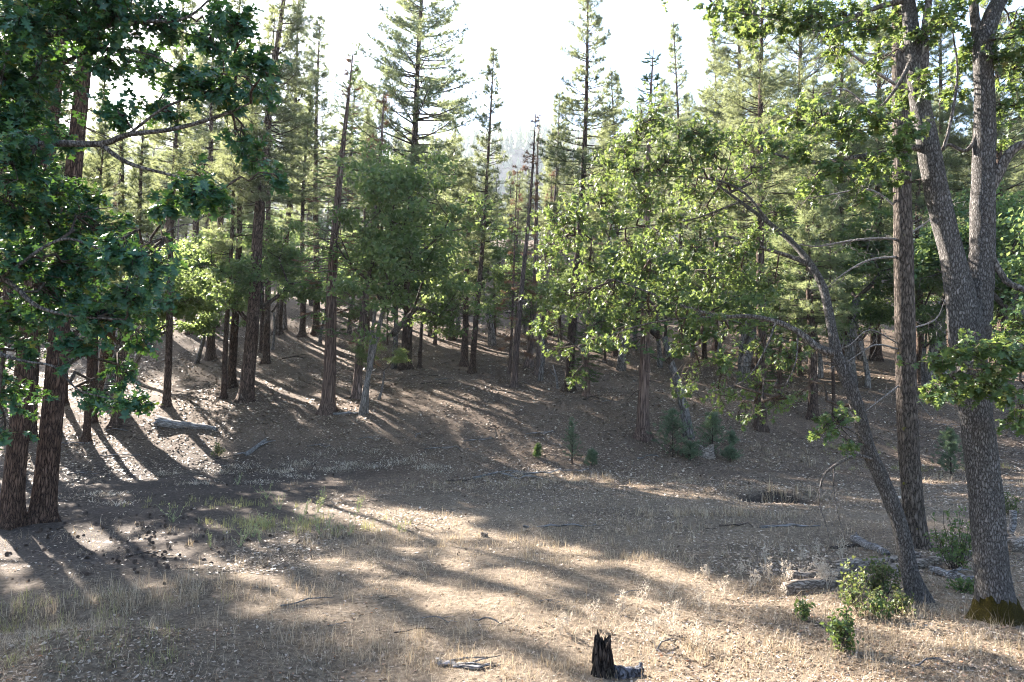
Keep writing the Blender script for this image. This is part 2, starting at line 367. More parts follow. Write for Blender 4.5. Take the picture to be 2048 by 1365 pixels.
# ------------------------------------------------------------------ tree generators (meshes shared between copies)
def needle_tuft(n, L, w, seed, flat=1.0, spread=(12, 85), bush=.10):
    r = np.random.default_rng(seed); V, T = [], []
    for i in range(n):
        th = math.radians(r.uniform(*spread)); az = i * 2.399 + r.uniform(-.3, .3)
        d = np.array([math.sin(th) * math.cos(az), math.sin(th) * math.sin(az) * flat, math.cos(th)])
        s = np.cross(d, rdir(r, 1)[0]); s /= np.linalg.norm(s)
        b = np.array([0, 0, -r.uniform(0, bush)]); l = L * r.uniform(.75, 1.1)
        V += [b - s * w / 2, b + s * w / 2, b + d * l]; T.append([3 * i, 3 * i + 1, 3 * i + 2])
    return np.array(V), np.array(T)
TUFT = needle_tuft(18, .24, .021, 1); TUFT_B = needle_tuft(26, .19, .012, 2); SPRAY = needle_tuft(16, .17, .026, 3, .30, (5, 70), .18)

def trunk_mesh(name, Ht, r0, mat, seed, seg=12, flare=.35, rt=.02, wob=.12, flute=0.0):
    r = np.random.default_rng(seed); n = 26
    z = np.concatenate([[-.35], np.linspace(0, 1, n) ** 1.9 * Ht]); t = np.clip(z / Ht, 0, 1)
    ph = r.uniform(0, 6, 4)
    ox = wob * (np.sin(t * 5 + ph[0]) - math.sin(ph[0])) * np.minimum(1, t * 3); oy = wob * (np.sin(t * 4 + ph[1]) - math.sin(ph[1])) * np.minimum(1, t * 3)
    rad = (r0 - rt) * (1 - t) ** .85 + rt; rad = rad * (1 + flare * np.exp(-np.maximum(z, 0) / .35))
    a = np.arange(seg) * 2 * PI / seg
    prof = 1 + .05 * vnoise(np.stack([np.cos(a)[None] * 1.5 + 0 * z[:, None], np.sin(a)[None] * 1.5 + 0 * z[:, None], z[:, None] * .8 + 0 * a[None] + seed], -1)) + flute * np.cos(5 * a[None] + ph[2]) * np.exp(-np.maximum(z, 0)[:, None] / 2.5) + .30 * (.6 + np.cos(4 * a[None] + ph[3])) * np.exp(-np.maximum(z, 0)[:, None] / .22)
    V, Q, T = tube(np.stack([ox, oy, z], -1), rad, seg, True, prof)
    mb = MB(); mb.add(V, T, Q)
    f = lambda zz: np.array([np.interp(zz, z, ox), np.interp(zz, z, oy), zz])
    return mb.mesh(name, mat), f

def conifer(key, seed, Ht, r0, cb, R, dz=.55, nb=5, style='pine', dead_lo=.08, tuft=TUFT, needle='needle', barkm='pine_bark', keep=1.0, tip=.9, side=.24, brown=0.0, prof_pow=.85, droop=0.0, twigm='twig'):
    r = np.random.default_rng(seed)
    tm, axis = trunk_mesh(key + '_trunk', Ht, r0, MAT[barkm], seed, flute=.10 if style == 'cedar' else 0)
    mb = MB(); TP, TD = [], []; BP, BD = [], []
    z = cb * Ht
    while z < Ht - .25:
        t = (z - cb * Ht) / (Ht * (1 - cb))
        Lb = R * (min(1, .55 + t * 3) * (1 - t) ** prof_pow + .06)
        for b in range(max(3, int(nb - 1.5 * t + r.uniform(-1, 1)))):
            if r.random() > keep: continue
            L = Lb * r.uniform(.5, 1.15); az = r.uniform(0, 2 * PI); el = -.12 + .75 * t ** 1.2 + r.uniform(-.15, .15) - droop
            p = axis(min(Ht, z + r.uniform(-.2, .2))); pts = [p]; ns = 5
            for i in range(ns):
                u = (i + 1) / ns
                e = el + (.35 * u * u if style == 'pine' else -.35 * u + .5 * u * u)
                az += r.uniform(-.14, .14)
                p = p + L / ns * np.array([math.cos(az) * math.cos(e), math.sin(az) * math.cos(e), math.sin(e)]); pts.append(p)
            pts = np.array(pts); mb.tube(pts, np.linspace(.012 + .010 * L, .006, ns + 1), 4, 0, False)
            if needle is None and brown == 0:
                for q in range(int(2 + L * 2.2)):
                    u = r.uniform(.25, 1); c = pts[0] + (pts[-1] - pts[0]) * u
                    j = u * ns; i0 = min(ns - 1, int(j)); c = pts[i0] + (pts[i0 + 1] - pts[i0]) * (j - i0)
                    d = rdir(r, 1)[0] * .6 + np.array([math.cos(az), math.sin(az), -.5]); d /= np.linalg.norm(d)
                    l = r.uniform(.15, .45); mb.tube([c, c + d * l * .5, c + d * l + np.array([0, 0, -.04])], [.006, .005, .003], 3, 0, False)
                continue
            isb = r.random() < brown
            if needle is None and not isb: continue
            k = max(2, int(L / side))
            for q in range(k):
                u = .30 + .70 * (q + r.uniform(0, 1)) / k
                j = u * ns; i0 = min(ns - 1, int(j)); c = pts[i0] + (pts[i0 + 1] - pts[i0]) * (j - i0)
                fd = pts[i0 + 1] - pts[i0]; fd /= np.linalg.norm(fd); sd = np.cross(fd, [0, 0, 1]); sd /= np.linalg.norm(sd) + 1e-6
                for sg in (-1, 1):
                    if r.random() > tip: continue
                    l = (.22 + .35 * (1 - u)) * r.uniform(.6, 1.3) * min(1.2, .5 + L * .3)
                    d = fd * .75 + sd * sg * r.uniform(.4, .9) + np.array([0, 0, r.uniform(-.1, .45) - droop])
                    d /= np.linalg.norm(d); e = c + d * l
                    mb.tube([c, e], [.006, .004], 3, 0, False)
                    (BP if isb else TP).append(e); (BD if isb else TD).append(d)
                    if l > .3 and r.random() < .7: (BP if isb else TP).append(c + d * l * .5); (BD if isb else TD).append(d)
            (BP if isb else TP).append(pts[-1]); (BD if isb else TD).append(pts[-1] - pts[-2])
        z += dz * r.uniform(.7, 1.25) * (1 - .45 * t)
    # bare broken lower branches
    for q in range(int(Ht * cb * (1 - dead_lo) * 3.2)):
        z = r.uniform(dead_lo, cb) * Ht; az = r.uniform(0, 6.28); L = r.uniform(.2, 1.0) * min(1.6, R * .6)
        p = axis(z); d = np.array([math.cos(az), math.sin(az), r.uniform(-.35, .15)])
        pts = np.array([p, p + d * L * .5 + [0, 0, r.uniform(-.08, .05)], p + d * L + [0, 0, -.12 * L]]); mb.tube(pts, [.016, .011, .005], 3, 0, False)
        for w in range(2):
            c = pts[1] + (pts[2] - pts[1]) * r.uniform(0, .8); mb.tube([c, c + (d + rdir(r, 1)[0] * .8) * .25 * L], [.006, .003], 3, 0, False)
    for PP, DD, mi in ((TP, TD, 1), (BP, BD, 2)):
        if PP:
            P, D = np.array(PP), np.array(DD); scatter(mb, tuft[0], tuft[1], P, frames(D, rdir(r, len(P)) if style == 'pine' else np.tile([0, 0, 1.], (len(P), 1)) + .4 * rdir(r, len(P))), r.uniform(.75, 1.2, len(P)), mi)
    cm = mb.mesh(key + '_crown', [MAT[twigm], MAT[needle or 'needle'], MAT['brown_needle']])
    return dict(key=key, H=Ht, r0=r0, trunk=tm, crown=cm)

LEAF4 = (np.array([[0, 0, 0], [-.38, .06, .5], [0, -.04, 1.], [.38, .06, .5]]), np.array([[0, 1, 2], [0, 2, 3]]))
def broadleaf(key, seed, Ht, r0, fork=.28, spread=.75, depth=5, nleaf=42, lsize=.10, barkm='grey_bark', leafm='far_leaf', stems=1, crad=.42, lean=(0, 0)):
    r = np.random.default_rng(seed); tr = MB(); mb = MB(); tips = []
    def grow(p, d, L, rad, lev):
        n = 4; pts = [p]; c = p.copy()
        for i in range(n):
            d = d + rdir(r, 1)[0] * .16 + np.array([0, 0, .05 if lev > 0 else 0]); d /= np.linalg.norm(d); c = c + d * L / n; pts.append(c.copy())
        r1 = rad * .62
        if lev == 0:
            rr = np.linspace(rad, r1, n + 1); rr[0] *= 1.35; pts[0] = pts[0] - np.array([0, 0, .3])
            tr.tube(pts, rr, 12, 0)
        else: mb.tube(pts, np.linspace(rad, r1, n + 1), 6 if lev < 3 else 3, 0, False)
        if lev >= depth: tips.append(c); tips.append(pts[2]); return
        if lev >= depth - 1: tips.append(pts[3])
        if 1 <= lev < depth - 1:
            for q in range(3):
                a = rdir(r, 1)[0]; a[2] *= .4; e = pts[int(r.integers(1, 4))] ; e1 = e + (a + d * .3 + np.array([0, 0, -.15])) * L * r.uniform(.3, .6); mb.tube([e, (e + e1) / 2 + [0, 0, .03 * L], e1], [r1 * .3, r1 * .2, r1 * .1], 3, 0, False); tips.append(e1); tips.append((e + e1) / 2)
        for q in range(3 if r.random() < .65 else 2):
            a = rdir(r, 1)[0]; a = a - d * np.dot(a, d); a /= np.linalg.norm(a)
            nd = d * r.uniform(.5, 1) + a * spread * r.uniform(.6, 1.3); nd[2] += .08; nd /= np.linalg.norm(nd)
            grow(pts[-1 if q < 2 else 3], nd, L * r.uniform(.62, .85) * (1.0 if lev else .62), r1 * r.uniform(.6, .9), lev + 1)
    for s in range(stems):
        d = np.array([lean[0] + (r.uniform(-.25, .25) if stems > 1 else 0), lean[1] + (r.uniform(-.2, .2) if stems > 1 else 0), 1.0]); d /= np.linalg.norm(d)
        grow(np.array([.35 * s, .1 * s, 0.]), d, Ht * fork * (1 if s == 0 else r.uniform(.8, 1.1)), r0 * (1 if s == 0 else .8), 0)
    tips = np.array(tips); top = tips[:, 2].max(); sc = Ht / top; tips = tips[vnoise(tips * sc * .75 + seed) > -.18]
    n = len(tips) * nleaf; cs_ = r.uniform(.55, 1.3, len(tips)); P = np.repeat(tips, nleaf, 0) + r.normal(size=(n, 3)) * np.repeat(cs_, nleaf)[:, None] * crad * np.array([1.15, 1.15, .38]) / sc
    D = rdir(r, n) + np.array([0, 0, -.35]); U = rdir(r, n) * .7 + np.array([0, 0, 1.])
    scatter(mb, LEAF4[0], LEAF4[1], P, frames(D, U), lsize / sc * r.uniform(.7, 1.25, n), 1)
    return dict(key=key, H=top, r0=r0, trunk=tr.mesh(key + '_trunk', MAT[barkm]), crown=mb.mesh(key + '_crown', [MAT['twig'], MAT[leafm]]), n=n)

V = {}
V['pineA'] = conifer('big_pine', 11, 23, .30, .34, 4.4, .52, 7, side=.21)
V['pineB'] = conifer('slim_pine', 12, 19, .19, .34, 2.0, .55, 6, tip=.8, side=.22, prof_pow=1.0)
V['pineC'] = conifer('tall_pine', 13, 22, .25, .40, 2.7, .50, 6, side=.19)
V['pineD'] = conifer('dense_pine', 14, 17, .22, .25, 2.5, .45, 6, side=.20)
V['pineH'] = conifer('high_pine', 15, 24, .30, .52, 3.3, .55, 6, side=.20)
V['pineP'] = conifer('pole_pine', 41, 20, .19, .52, 1.8, .5, 6, tip=.85, side=.2)
V['cedar'] = conifer('cedar', 16, 16, .30, .22, 2.0, .42, 5, 'cedar', .12, SPRAY, 'cedar_spray', 'cedar_bark', keep=.62, side=.24, droop=.15)
V['cedar2'] = conifer('bushy_cedar', 26, 13, .24, .14, 2.2, .34, 6, 'cedar', .08, SPRAY, 'cedar_spray', 'cedar_bark', keep=.9, side=.20, droop=.1)
V['deadA'] = conifer('dead_pine', 17, 16, .17, .14, 1.5, .42, 5, 'cedar', .05, TUFT, None, 'dead_bark', brown=.30, droop=.25, keep=.85, twigm='dead_bark')
V['deadB'] = conifer('bare_spire', 18, 15, .15, .16, 1.2, .40, 5, 'cedar', .05, TUFT, None, 'dead_bark', droop=.2, keep=.8, twigm='dead_bark')
V['deadC'] = conifer('dead_topped_cedar', 19, 18, .32, .22, 2.3, .36, 6, 'cedar', .06, SPRAY, 'cedar_spray', 'cedar_bark', keep=.75, tip=.5, brown=.22, droop=.15, twigm='dead_bark')
V['oakA'] = broadleaf('spreading_oak', 31, 12, .20, .24, .85, 5, 26, .20, stems=2, crad=.30)
V['oakB'] = broadleaf('round_oak', 32, 10, .16, .24, .9, 5, 34, .20, crad=.30)
V['oakC'] = broadleaf('leaning_oak', 33, 9, .15, .30, .8, 5, 34, .20, lean=(.25, 0), crad=.30)
V['oakD'] = broadleaf('small_oak', 34, 6, .09, .25, .9, 4, 80, .11, crad=.30)

def place(v, name, label, cat, base, height, lean=0.0, rz=0.0, dia=None, group=None, leany=0.0, barkm=None):
    v = V[v]; s = height / v['H']
    root = thing(name, label, cat, base, group); root.rotation_mode = 'QUATERNION'
    root.rotation_quaternion = Quaternion((0, 1, 0), math.atan(lean)) @ Quaternion((1, 0, 0), -math.atan(leany)) @ Quaternion((0, 0, 1), rz)
    root.scale = (s, s, s)
    t = link('trunk', v['trunk'], root); link('crown', v['crown'], root)
    if barkm: t.data = t.data.copy(); t.data.materials[0] = MAT[barkm]
    if dia: k = dia / (2 * v['r0'] * s * 1.12); t.scale = (k, k, 1)
    return root
RZ = random.Random(4)
def tree(v, name, label, cat, xb, yb, top=None, height=None, wpx=None, lean=None, group=None, rz=None, barkm=None):
    b = hit(xb, yb); d = b[1]
    if top:
        tp = at(top[0], top[1], d); height = tp[2] - b[2]
        if lean is None: lean = (tp[0] - b[0]) / height
    dia = wpx / F * d if wpx else None
    return place(v, name, label, cat, b, height, lean or 0.0, RZ.uniform(0, 6.28) if rz is None else rz, dia, group, 0.0, barkm)

PINE = 'pine tree'
# trees one can tell apart: (variant, name, label, category, base pixel, top pixel or height, trunk width in pixels)
tree('pineH', 'pine_tree', 'thick red-barked pine, second trunk in from the left edge', PINE, 84, 1040, height=25, wpx=47, lean=.055, barkm='old_pine_bark')
tree('pineH', 'pine_tree', 'dark thick pine trunk at the very left edge', PINE, 20, 1052, height=24, wpx=43, lean=.05, barkm='old_pine_bark')
tree('pineC', 'pine_tree', 'slender reddish pine just behind the thick red-barked pine', PINE, 172, 884, height=12, wpx=16, lean=.03, barkm='old_pine_bark')
tree('pineB', 'pine_tree', 'thin pine half hidden behind the slender reddish pine', PINE, 187, 845, height=14, wpx=12)
tree('pineP', 'pine_tree', 'short-looking pine bole above the upper end of the grey log', PINE, 231, 854, height=12, wpx=22, lean=.06)
tree('pineB', 'pine_tree', 'small dark pine between the two reddish trunks', PINE, 128, 810, height=10, wpx=14)
tree('pineP', 'pine_tree', 'broad dark pine trunk deep in the shade of the dark oak leaves', PINE, 208, 795, height=13, wpx=30)
tree('pineC', 'pine_tree', 'rust-footed pine standing on the sunlit bank up the slope', PINE, 381, 667, height=20, wpx=18)
tree('pineB', 'pine_tree', 'thinnest dark pole of the three pines grouped above the log', PINE, 447, 797, top=(470, 60), wpx=12)
tree('pineP', 'pine_tree', 'middle pine of the three grouped above the log', PINE, 462, 775, top=(500, 90), wpx=19)
tree('pineC', 'pine_tree', 'thick leaning pine of the three grouped above the log', PINE, 491, 803, top=(592, -150), wpx=31)
tree('pineB', 'pine_tree', 'small upright pine just behind the thick leaning pine', PINE, 523, 706, top=(540, 260), wpx=11)
tree('pineB', 'pine_tree', 'short pine with a brown bole between leaning pine and cedar', PINE, 604, 673, top=(625, 190), wpx=14)
tree('deadC', 'cedar_tree', 'tall ragged cedar with bare whip-like top and flared foot', 'cedar tree', 655, 826, top=(706, 98), wpx=30)
tree('deadA', 'dead_pine', 'dying rust-brown pine with a bare spike behind the ragged cedar', 'dead tree', 713, 796, top=(757, 185), wpx=20)
tree('pineA', 'pine_tree', 'big wide-branched pine towering over the round green oak', PINE, 811, 737, top=(858, -165), wpx=24)
tree('pineB', 'pine_tree', 'thin pole pine right beside the foot of the big pine', PINE, 839, 736, top=(850, 420), wpx=9)
tree('pineD', 'pine_tree', 'stout-footed pine, first of the pair below the open sky', PINE, 928, 731, top=(948, 330), wpx=17)
tree('pineB', 'pine_tree', 'slim tapering pine with tufted tip alone in the open sky', PINE, 944, 746, top=(988, 88), wpx=14)
tree('deadA', 'dead_pine', 'dead brown pine with the nearest trunk of the bare spires', 'dead tree', 1028, 774, top=(1063, 226), wpx=15)
tree('deadB', 'dead_pine', 'bare dead spire, second in the row of dead pines', 'dead tree', 1058, 733, top=(1088, 255), wpx=16)
tree('deadB', 'dead_pine', 'bare dead spire with forking foot, closest to the tall pine', 'dead tree', 1074, 750, top=(1112, 262), wpx=12)
tree('deadA', 'dead_pine', 'thin dead pole crowded against the nearest dead brown pine', 'dead tree', 1019, 748, top=(1040, 330), wpx=7)
tree('pineC', 'pine_tree', 'tall airy pine at the far side of the sky gap', PINE, 1138, 782, top=(1172, -60), wpx=21)
tree('cedar2', 'cedar_tree', 'dark bushy cedar below the sunlit oak spray', 'cedar tree', 1173, 793, top=(1185, 560), wpx=15)
tree('pineD', 'pine_tree', 'greyish pine close behind the tall airy pine', PINE, 1232, 712, top=(1218, 135), wpx=14)
tree('cedar', 'cedar_tree', 'straight cedar with fibrous bark beside the small junipers', 'cedar tree', 1285, 877, top=(1311, 100), wpx=27)
tree('pineB', 'pine_tree', 'slender pine tip with a tufted knob above the leaning oak', PINE, 1362, 700, top=(1345, 42), wpx=12)
tree('pineB', 'pine_tree', 'slender pine spire half lost behind the high oak twigs', PINE, 1432, 700, top=(1422, 20), wpx=12)
tree('pineC', 'pine_tree', 'dark pine bole standing uphill of the meadow hollow', PINE, 1521, 858, top=(1535, -120), wpx=24)
tree('pineD', 'pine_tree', 'brown pine bole seen behind the crook of the leaning oak', PINE, 1626, 838, top=(1632, 150), wpx=21)
tree('pineB', 'pine_tree', 'thin dark pine pole next to the leaning oak trunk', PINE, 1668, 842, top=(1665, 380), wpx=8)
tree('pineB', 'pine_tree', 'small pine up the slope between two darker boles', PINE, 1409, 722, top=(1405, 330), wpx=11)
tree('pineD', 'pine_tree', 'small pine up the slope near the brown bole', PINE, 1598, 752, top=(1600, 300), wpx=11)
OAK = 'oak tree'
tree('oakA', 'oak_tree', 'round green oak with two pale grey stems beside the cedar', OAK, 722, 828, top=(800, 330), wpx=14, lean=.06, rz=.4)
tree('oakB', 'oak_tree', 'green oak whose leaning foot stands under the big pine', OAK, 789, 737, top=(880, 440), wpx=13, rz=2.0, lean=.1)
tree('oakC', 'oak_tree', 'slim leaning oak among sun streaks up the slope', OAK, 392, 728, top=(440, 470), wpx=9, rz=0)
tree('oakB', 'oak_tree', 'grey oak stem growing against the thick leaning pine', OAK, 480, 792, top=(575, 430), wpx=9, rz=1.0, lean=.08)
tree('oakC', 'oak_tree', 'dark leaning oak up the slope behind the pair of pines', OAK, 889, 672, top=(950, 400), wpx=12, rz=0)
tree('oakD', 'oak_tree', 'small dark forked oak at the foot of the dead spires', OAK, 1080, 762, top=(1100, 560), wpx=12, rz=1)
tree('oakB', 'oak_tree', 'dark-barked oak behind the juniper seedlings', OAK, 1378, 874, top=(1350, 470), wpx=22, rz=3.3, lean=-.1)
tree('oakD', 'oak_tree', 'little oak low on the bank below the big pine', OAK, 757, 800, top=(790, 690), wpx=6, rz=2)
tree('oakB', 'oak_tree', 'sunny yellow-green oak filling the gap right of the twin-stemmed oak', OAK, 2075, 870, top=(2090, 380), wpx=22, rz=1.7)
tree('oakD', 'oak_tree', 'low oak sapling under the thick leaning pine', OAK, 545, 700, top=(560, 560), wpx=6, rz=2)

# pines and oaks of the shaded flank at left, some added unseen beyond the frame; placed and sized to shade the meadow in streaks
def flank(v, c, s_, h, name, label, cat, lean=0.0, group=None):
    x, y = c * .766 - s_ * .643, c * .643 + s_ * .766
    return place(v, name, label, cat, (x, y, h1(x, y)), h, lean, RZ.uniform(0, 6.28), None, group)
for v, c, s_, h in (('pineD', -1.2, 22, 17), ('pineP', .4, 30, 20), ('pineC', 1.3, 27, 17), ('pineP', 2.7, 31, 20), ('pineP', 7.3, 31, 16), ('pineC', 11.6, 40, 21), ('pineD', -3.2, 17, 15), ('pineA', -5, 29, 21), ('pineP', 2.0, 36, 20), ('pineP', 13.6, 37, 20)):
    flank(v, c, s_, h, 'pine_tree', 'pine of the left flank behind and beyond the dark oak boughs, added for shade', PINE, RZ.uniform(-.02, .05), 'pines of the shaded left flank')
for v, c, s_, h in (('oakB', 5.5, 33, 7), ('oakB', 3.4, 31, 7.5), ('oakC', 7.3, 38, 6.5), ('oakB', 1.0, 38, 7)):
    flank(v, c, s_, h, 'oak_tree', 'leafy oak in the left flank behind the thick pines, added for shade', OAK, RZ.uniform(-.05, .05), 'oaks of the shaded left flank')
# understorey oaks further right
for v, xb, yb, top, lb in (('oakC', 640, 690, (640, 540), 'small oak up the slope behind the ragged cedar'), ('oakB', 985, 690, (960, 470), 'bushy oak up the slope behind the pair of pines'), ('oakB', 1240, 740, (1240, 480), 'shadowed oak behind the tall airy pine foot'), ('oakA', 1480, 760, (1470, 430), 'spreading oak up the slope behind the leaning oak crown'),
        ('oakB', 1700, 770, (1720, 420), 'sunny oak between the leaning oak and the lichened pine'), ('oakA', 1880, 800, (1890, 380), 'wide sunny oak seen between the lichened pine and twin oak'), ('cedar2', 1120, 700, (1118, 480), 'bushy cedar behind the row of dead spires'), ('cedar2', 870, 690, (872, 500), 'bushy dark cedar below the big pine crown'), ('cedar2', 1560, 790, (1560, 540), 'bushy cedar up the slope beyond the hollow')):
    tree(v, 'cedar_tree' if v == 'cedar2' else 'oak_tree', lb, 'cedar tree' if v == 'cedar2' else OAK, xb, yb, top=top, lean=0.0)
for v, xb, yb, top, lb in (('pineC', 632, 668, (645, 30), 'tall pine just left of the ragged cedar tip'), ('pineB', 735, 676, (738, 215), 'slim pine between the ragged cedar and the big pine'), ('pineD', 902, 680, (912, 235), 'dense pine filling the gap right of the big pine'), ('pineC', 1098, 668, (1120, 180), 'pale pine just left of the tall airy pine')):
    tree(v, 'pine_tree', lb, PINE, xb, yb, top=top)
# low growth between the trunks up the slope
for i, (v, xb, yb, h) in enumerate((('oakD', 300, 690, 4.2), ('oakD', 420, 665, 4.5), ('cedar2', 500, 668, 4.5), ('oakD', 570, 660, 4.5), ('oakD', 660, 700, 4), ('cedar2', 775, 690, 3.2), ('oakD', 860, 672, 4.2), ('oakD', 915, 668, 4.6), ('cedar2', 990, 672, 4.2), ('oakD', 1050, 665, 4.8), ('oakD', 1150, 690, 4.5), ('cedar2', 1210, 725, 4.2), ('oakD', 1320, 735, 4.5),
        ('oakD', 1440, 740, 4.6), ('cedar2', 1545, 745, 4.4), ('oakD', 1640, 755, 4.5), ('oakD', 1735, 775, 4.4), ('oakD', 1850, 790, 4.2), ('oakD', 700, 668, 4.6), ('oakD', 1270, 700, 4.6), ('oakD', 1385, 715, 4.4), ('oakD', 1100, 660, 4.6), ('oakD', 820, 660, 4.6))):
    b_ = hit(xb, yb)
    near = ['beside the sunlit bank', 'behind the three grouped pines', 'behind the thick leaning pine', 'left of the ragged cedar', 'behind the pale oak stems', 'under the big pine', 'behind the pair of pines', 'behind the dead spires', 'behind the straight cedar', 'behind the dark-barked oak', 'behind the brown boles', 'just left of the lichened pine', 'right of the lichened pine'][int(np.searchsorted([350, 480, 540, 690, 760, 850, 970, 1180, 1300, 1480, 1700, 1800], xb))]
    place(v, 'cedar_tree' if v == 'cedar2' else 'oak_tree', ('low bushy young cedar ' if v == 'cedar2' else 'low leafy young oak ') + near, 'cedar tree' if v == 'cedar2' else OAK, b_, h, 0, i * 1.3, None, 'young trees between the trunks')
# tall pines filling the upper corners
for v, xb, yb, h, lb in (('pineC', 318, 668, 25, 'tall pine beyond the sunlit bank, above the hanging dark boughs'), ('pineP', 428, 655, 25, 'tall full pine rising behind the three grouped pines'), ('pineP', 556, 668, 24, 'tall pine just right of the thick leaning pine'), ('pineA', 1492, 735, 23, 'full pine rising behind the leaning oak crown'), ('pineA', 1590, 715, 25, 'great pine with wide pale boughs left of the lichened pine'),
        ('pineD', 1690, 750, 20, 'dense pine just left of the lichened pine'), ('pineA', 1752, 720, 24, 'tall full pine right behind the lichened pine'), ('pineC', 1905, 740, 22, 'tall pine showing through the fork of the twin oak'), ('pineA', 2010, 750, 22, 'tall pine behind the right stem of the twin oak'), ('pineD', 1840, 765, 17, 'dense pine low behind the left stem of the twin oak')):
    tree(v, 'pine_tree', lb, PINE, xb, yb, height=h, lean=RZ.uniform(0, .04))
# grey snag and other background trees up the hillside
b = hit(1116, 779); mb = MB(); tp = at(1106, 730, b[1]); mb.tube([b - [0, 0, .2], (b + tp) / 2 + [.04, 0, 0], tp], [.07, .05, .02], 8); mb.tube([(b + tp) / 2, (b + tp) / 2 + [-.25, 0, .3]], [.03, .012], 6)
tag(mb.build('snag', MAT['weathered']), 'short grey broken snag leaning below the dead spires', 'dead tree')

r = np.random.default_rng(77)
SKX = [-600, 500, 600, 650, 700, 740, 900, 960, 1110, 1180, 1260, 1400, 1480, 1620, 2700]
SKY_ = [-400, -200, -100, 10, 150, 240, 280, 340, 340, 240, 200, 120, 30, -100, -400]
placed = []
def far_tree(x, y, kinds, hmax=24):
    z = h1(x, y); k = kinds[int(r.integers(len(kinds)))]
    base = np.array([x, y, z]); bx, by = topx(base)
    lim = np.interp(bx, SKX, SKY_); zt = at(bx, lim, y)[2] - z
    full = V[k]['H'] * r.uniform(.75, 1.15) if k.startswith('oak') else V[k]['H'] * r.uniform(.7, 1.05)
    h = min(full, zt, hmax)
    if h < .35 * V[k]['H']: return
    where = ['behind the dark hanging boughs', 'behind the three grouped pines', 'behind the ragged cedar', 'behind the round green oak', 'behind the row of dead spires', 'behind the leaning oak crown', 'left of the lichened pine', 'behind the twin-stemmed oak'][int(np.searchsorted([330, 600, 760, 960, 1150, 1480, 1800], bx))]
    if abs(bx - 1024) > 1060: where = 'just beyond the ' + ('left edge' if bx < 0 else 'right edge')
    far = 'high' if y > 78 else ('partway' if y > 58 else 'low')
    if k.startswith('oak'): place(k, 'oak_tree', f'backlit leafy oak {far} on the wooded hillside {where}', OAK, base, h, r.uniform(-.08, .08), r.uniform(0, 6.28), None, 'oaks up the hillside')
    elif k.startswith('dead'): place(k, 'dead_pine', f'thin dead conifer {far} on the wooded hillside {where}', 'dead tree', base, h, r.uniform(-.03, .05), r.uniform(0, 6.28), None, 'dead conifers up the hillside')
    else: place(k, 'pine_tree', f'distant pine {far} on the wooded hillside {where}', PINE, base, h, r.uniform(-.02, .05), r.uniform(0, 6.28), None, 'pines up the hillside')
    placed.append((x, y))
def ok(x, y, dm): return all((x - a) ** 2 + (y - b) ** 2 > dm * dm for a, b in placed)
for n in range(260):
    y = r.uniform(39, 60); x = r.uniform(-.80, .80) * y
    cc = x * .755 + y * .656
    if 16.2 < cc < 18.8 or 21 < cc < 22.4 or 26 < cc < 27: continue          # sunlit lanes between the hillside trees
    if x < 2 and y < 47: continue
    if ok(x, y, 4.6): far_tree(x, y, ['oakA', 'oakB', 'oakC', 'oakB', 'oakA', 'pineB', 'deadA', 'deadB'], 10 if r.random() < .8 else 16)
for n in range(700):
    y = r.uniform(60, 112); x = r.uniform(-.80, .80) * y
    if ok(x, y, 4.0): far_tree(x, y, ['pineA', 'pineC', 'pineD', 'pineD', 'pineA', 'oakA'], 13 if x < -20 and y < 80 else 24)

# ------------------------------------------------------------------ foreground oaks, limb by limb
def leaf_template(outline, curl=.16, fold=.18):
    o = np.array(outline); n = len(o); V, T = [], []
    z = lambda x, y: fold * abs(x) - curl * y * y + .10 * math.sin(y * 9) * abs(x)
    for x, y in o: V.append([0, z(0, y), y])
    for sg in (-1, 1):
        b = len(V)
        for x, y in o: V.append([sg * x, z(x, y), y + (.04 if x > .2 else 0)])
        for i in range(n - 1):
            q = [i, i + 1, b + i + 1, b + i] if sg > 0 else [i, b + i, b + i + 1, i + 1]
            if i > 0: T.append([q[0], q[1], q[3]] if sg > 0 else [q[0], q[1], q[3]])
            T.append([q[1], q[2], q[3]] if sg > 0 else [q[1], q[2], q[3]])
    return np.array(V), np.array(T)
LOBED = leaf_template([(.0, 0), (.05, .14), (.27, .24), (.07, .32), (.42, .50), (.09, .56), (.36, .76), (.10, .80), (.14, .92), (0, 1)])
LOBED_S = leaf_template([(.0, 0), (.07, .16), (.30, .34), (.10, .42), (.38, .66), (.12, .74), (0, 1)])

LOBED_T = leaf_template([(.0, 0), (.29, .22), (.05, .38), (.40, .58), (.06, .72), (0, 1)], .22, .22)

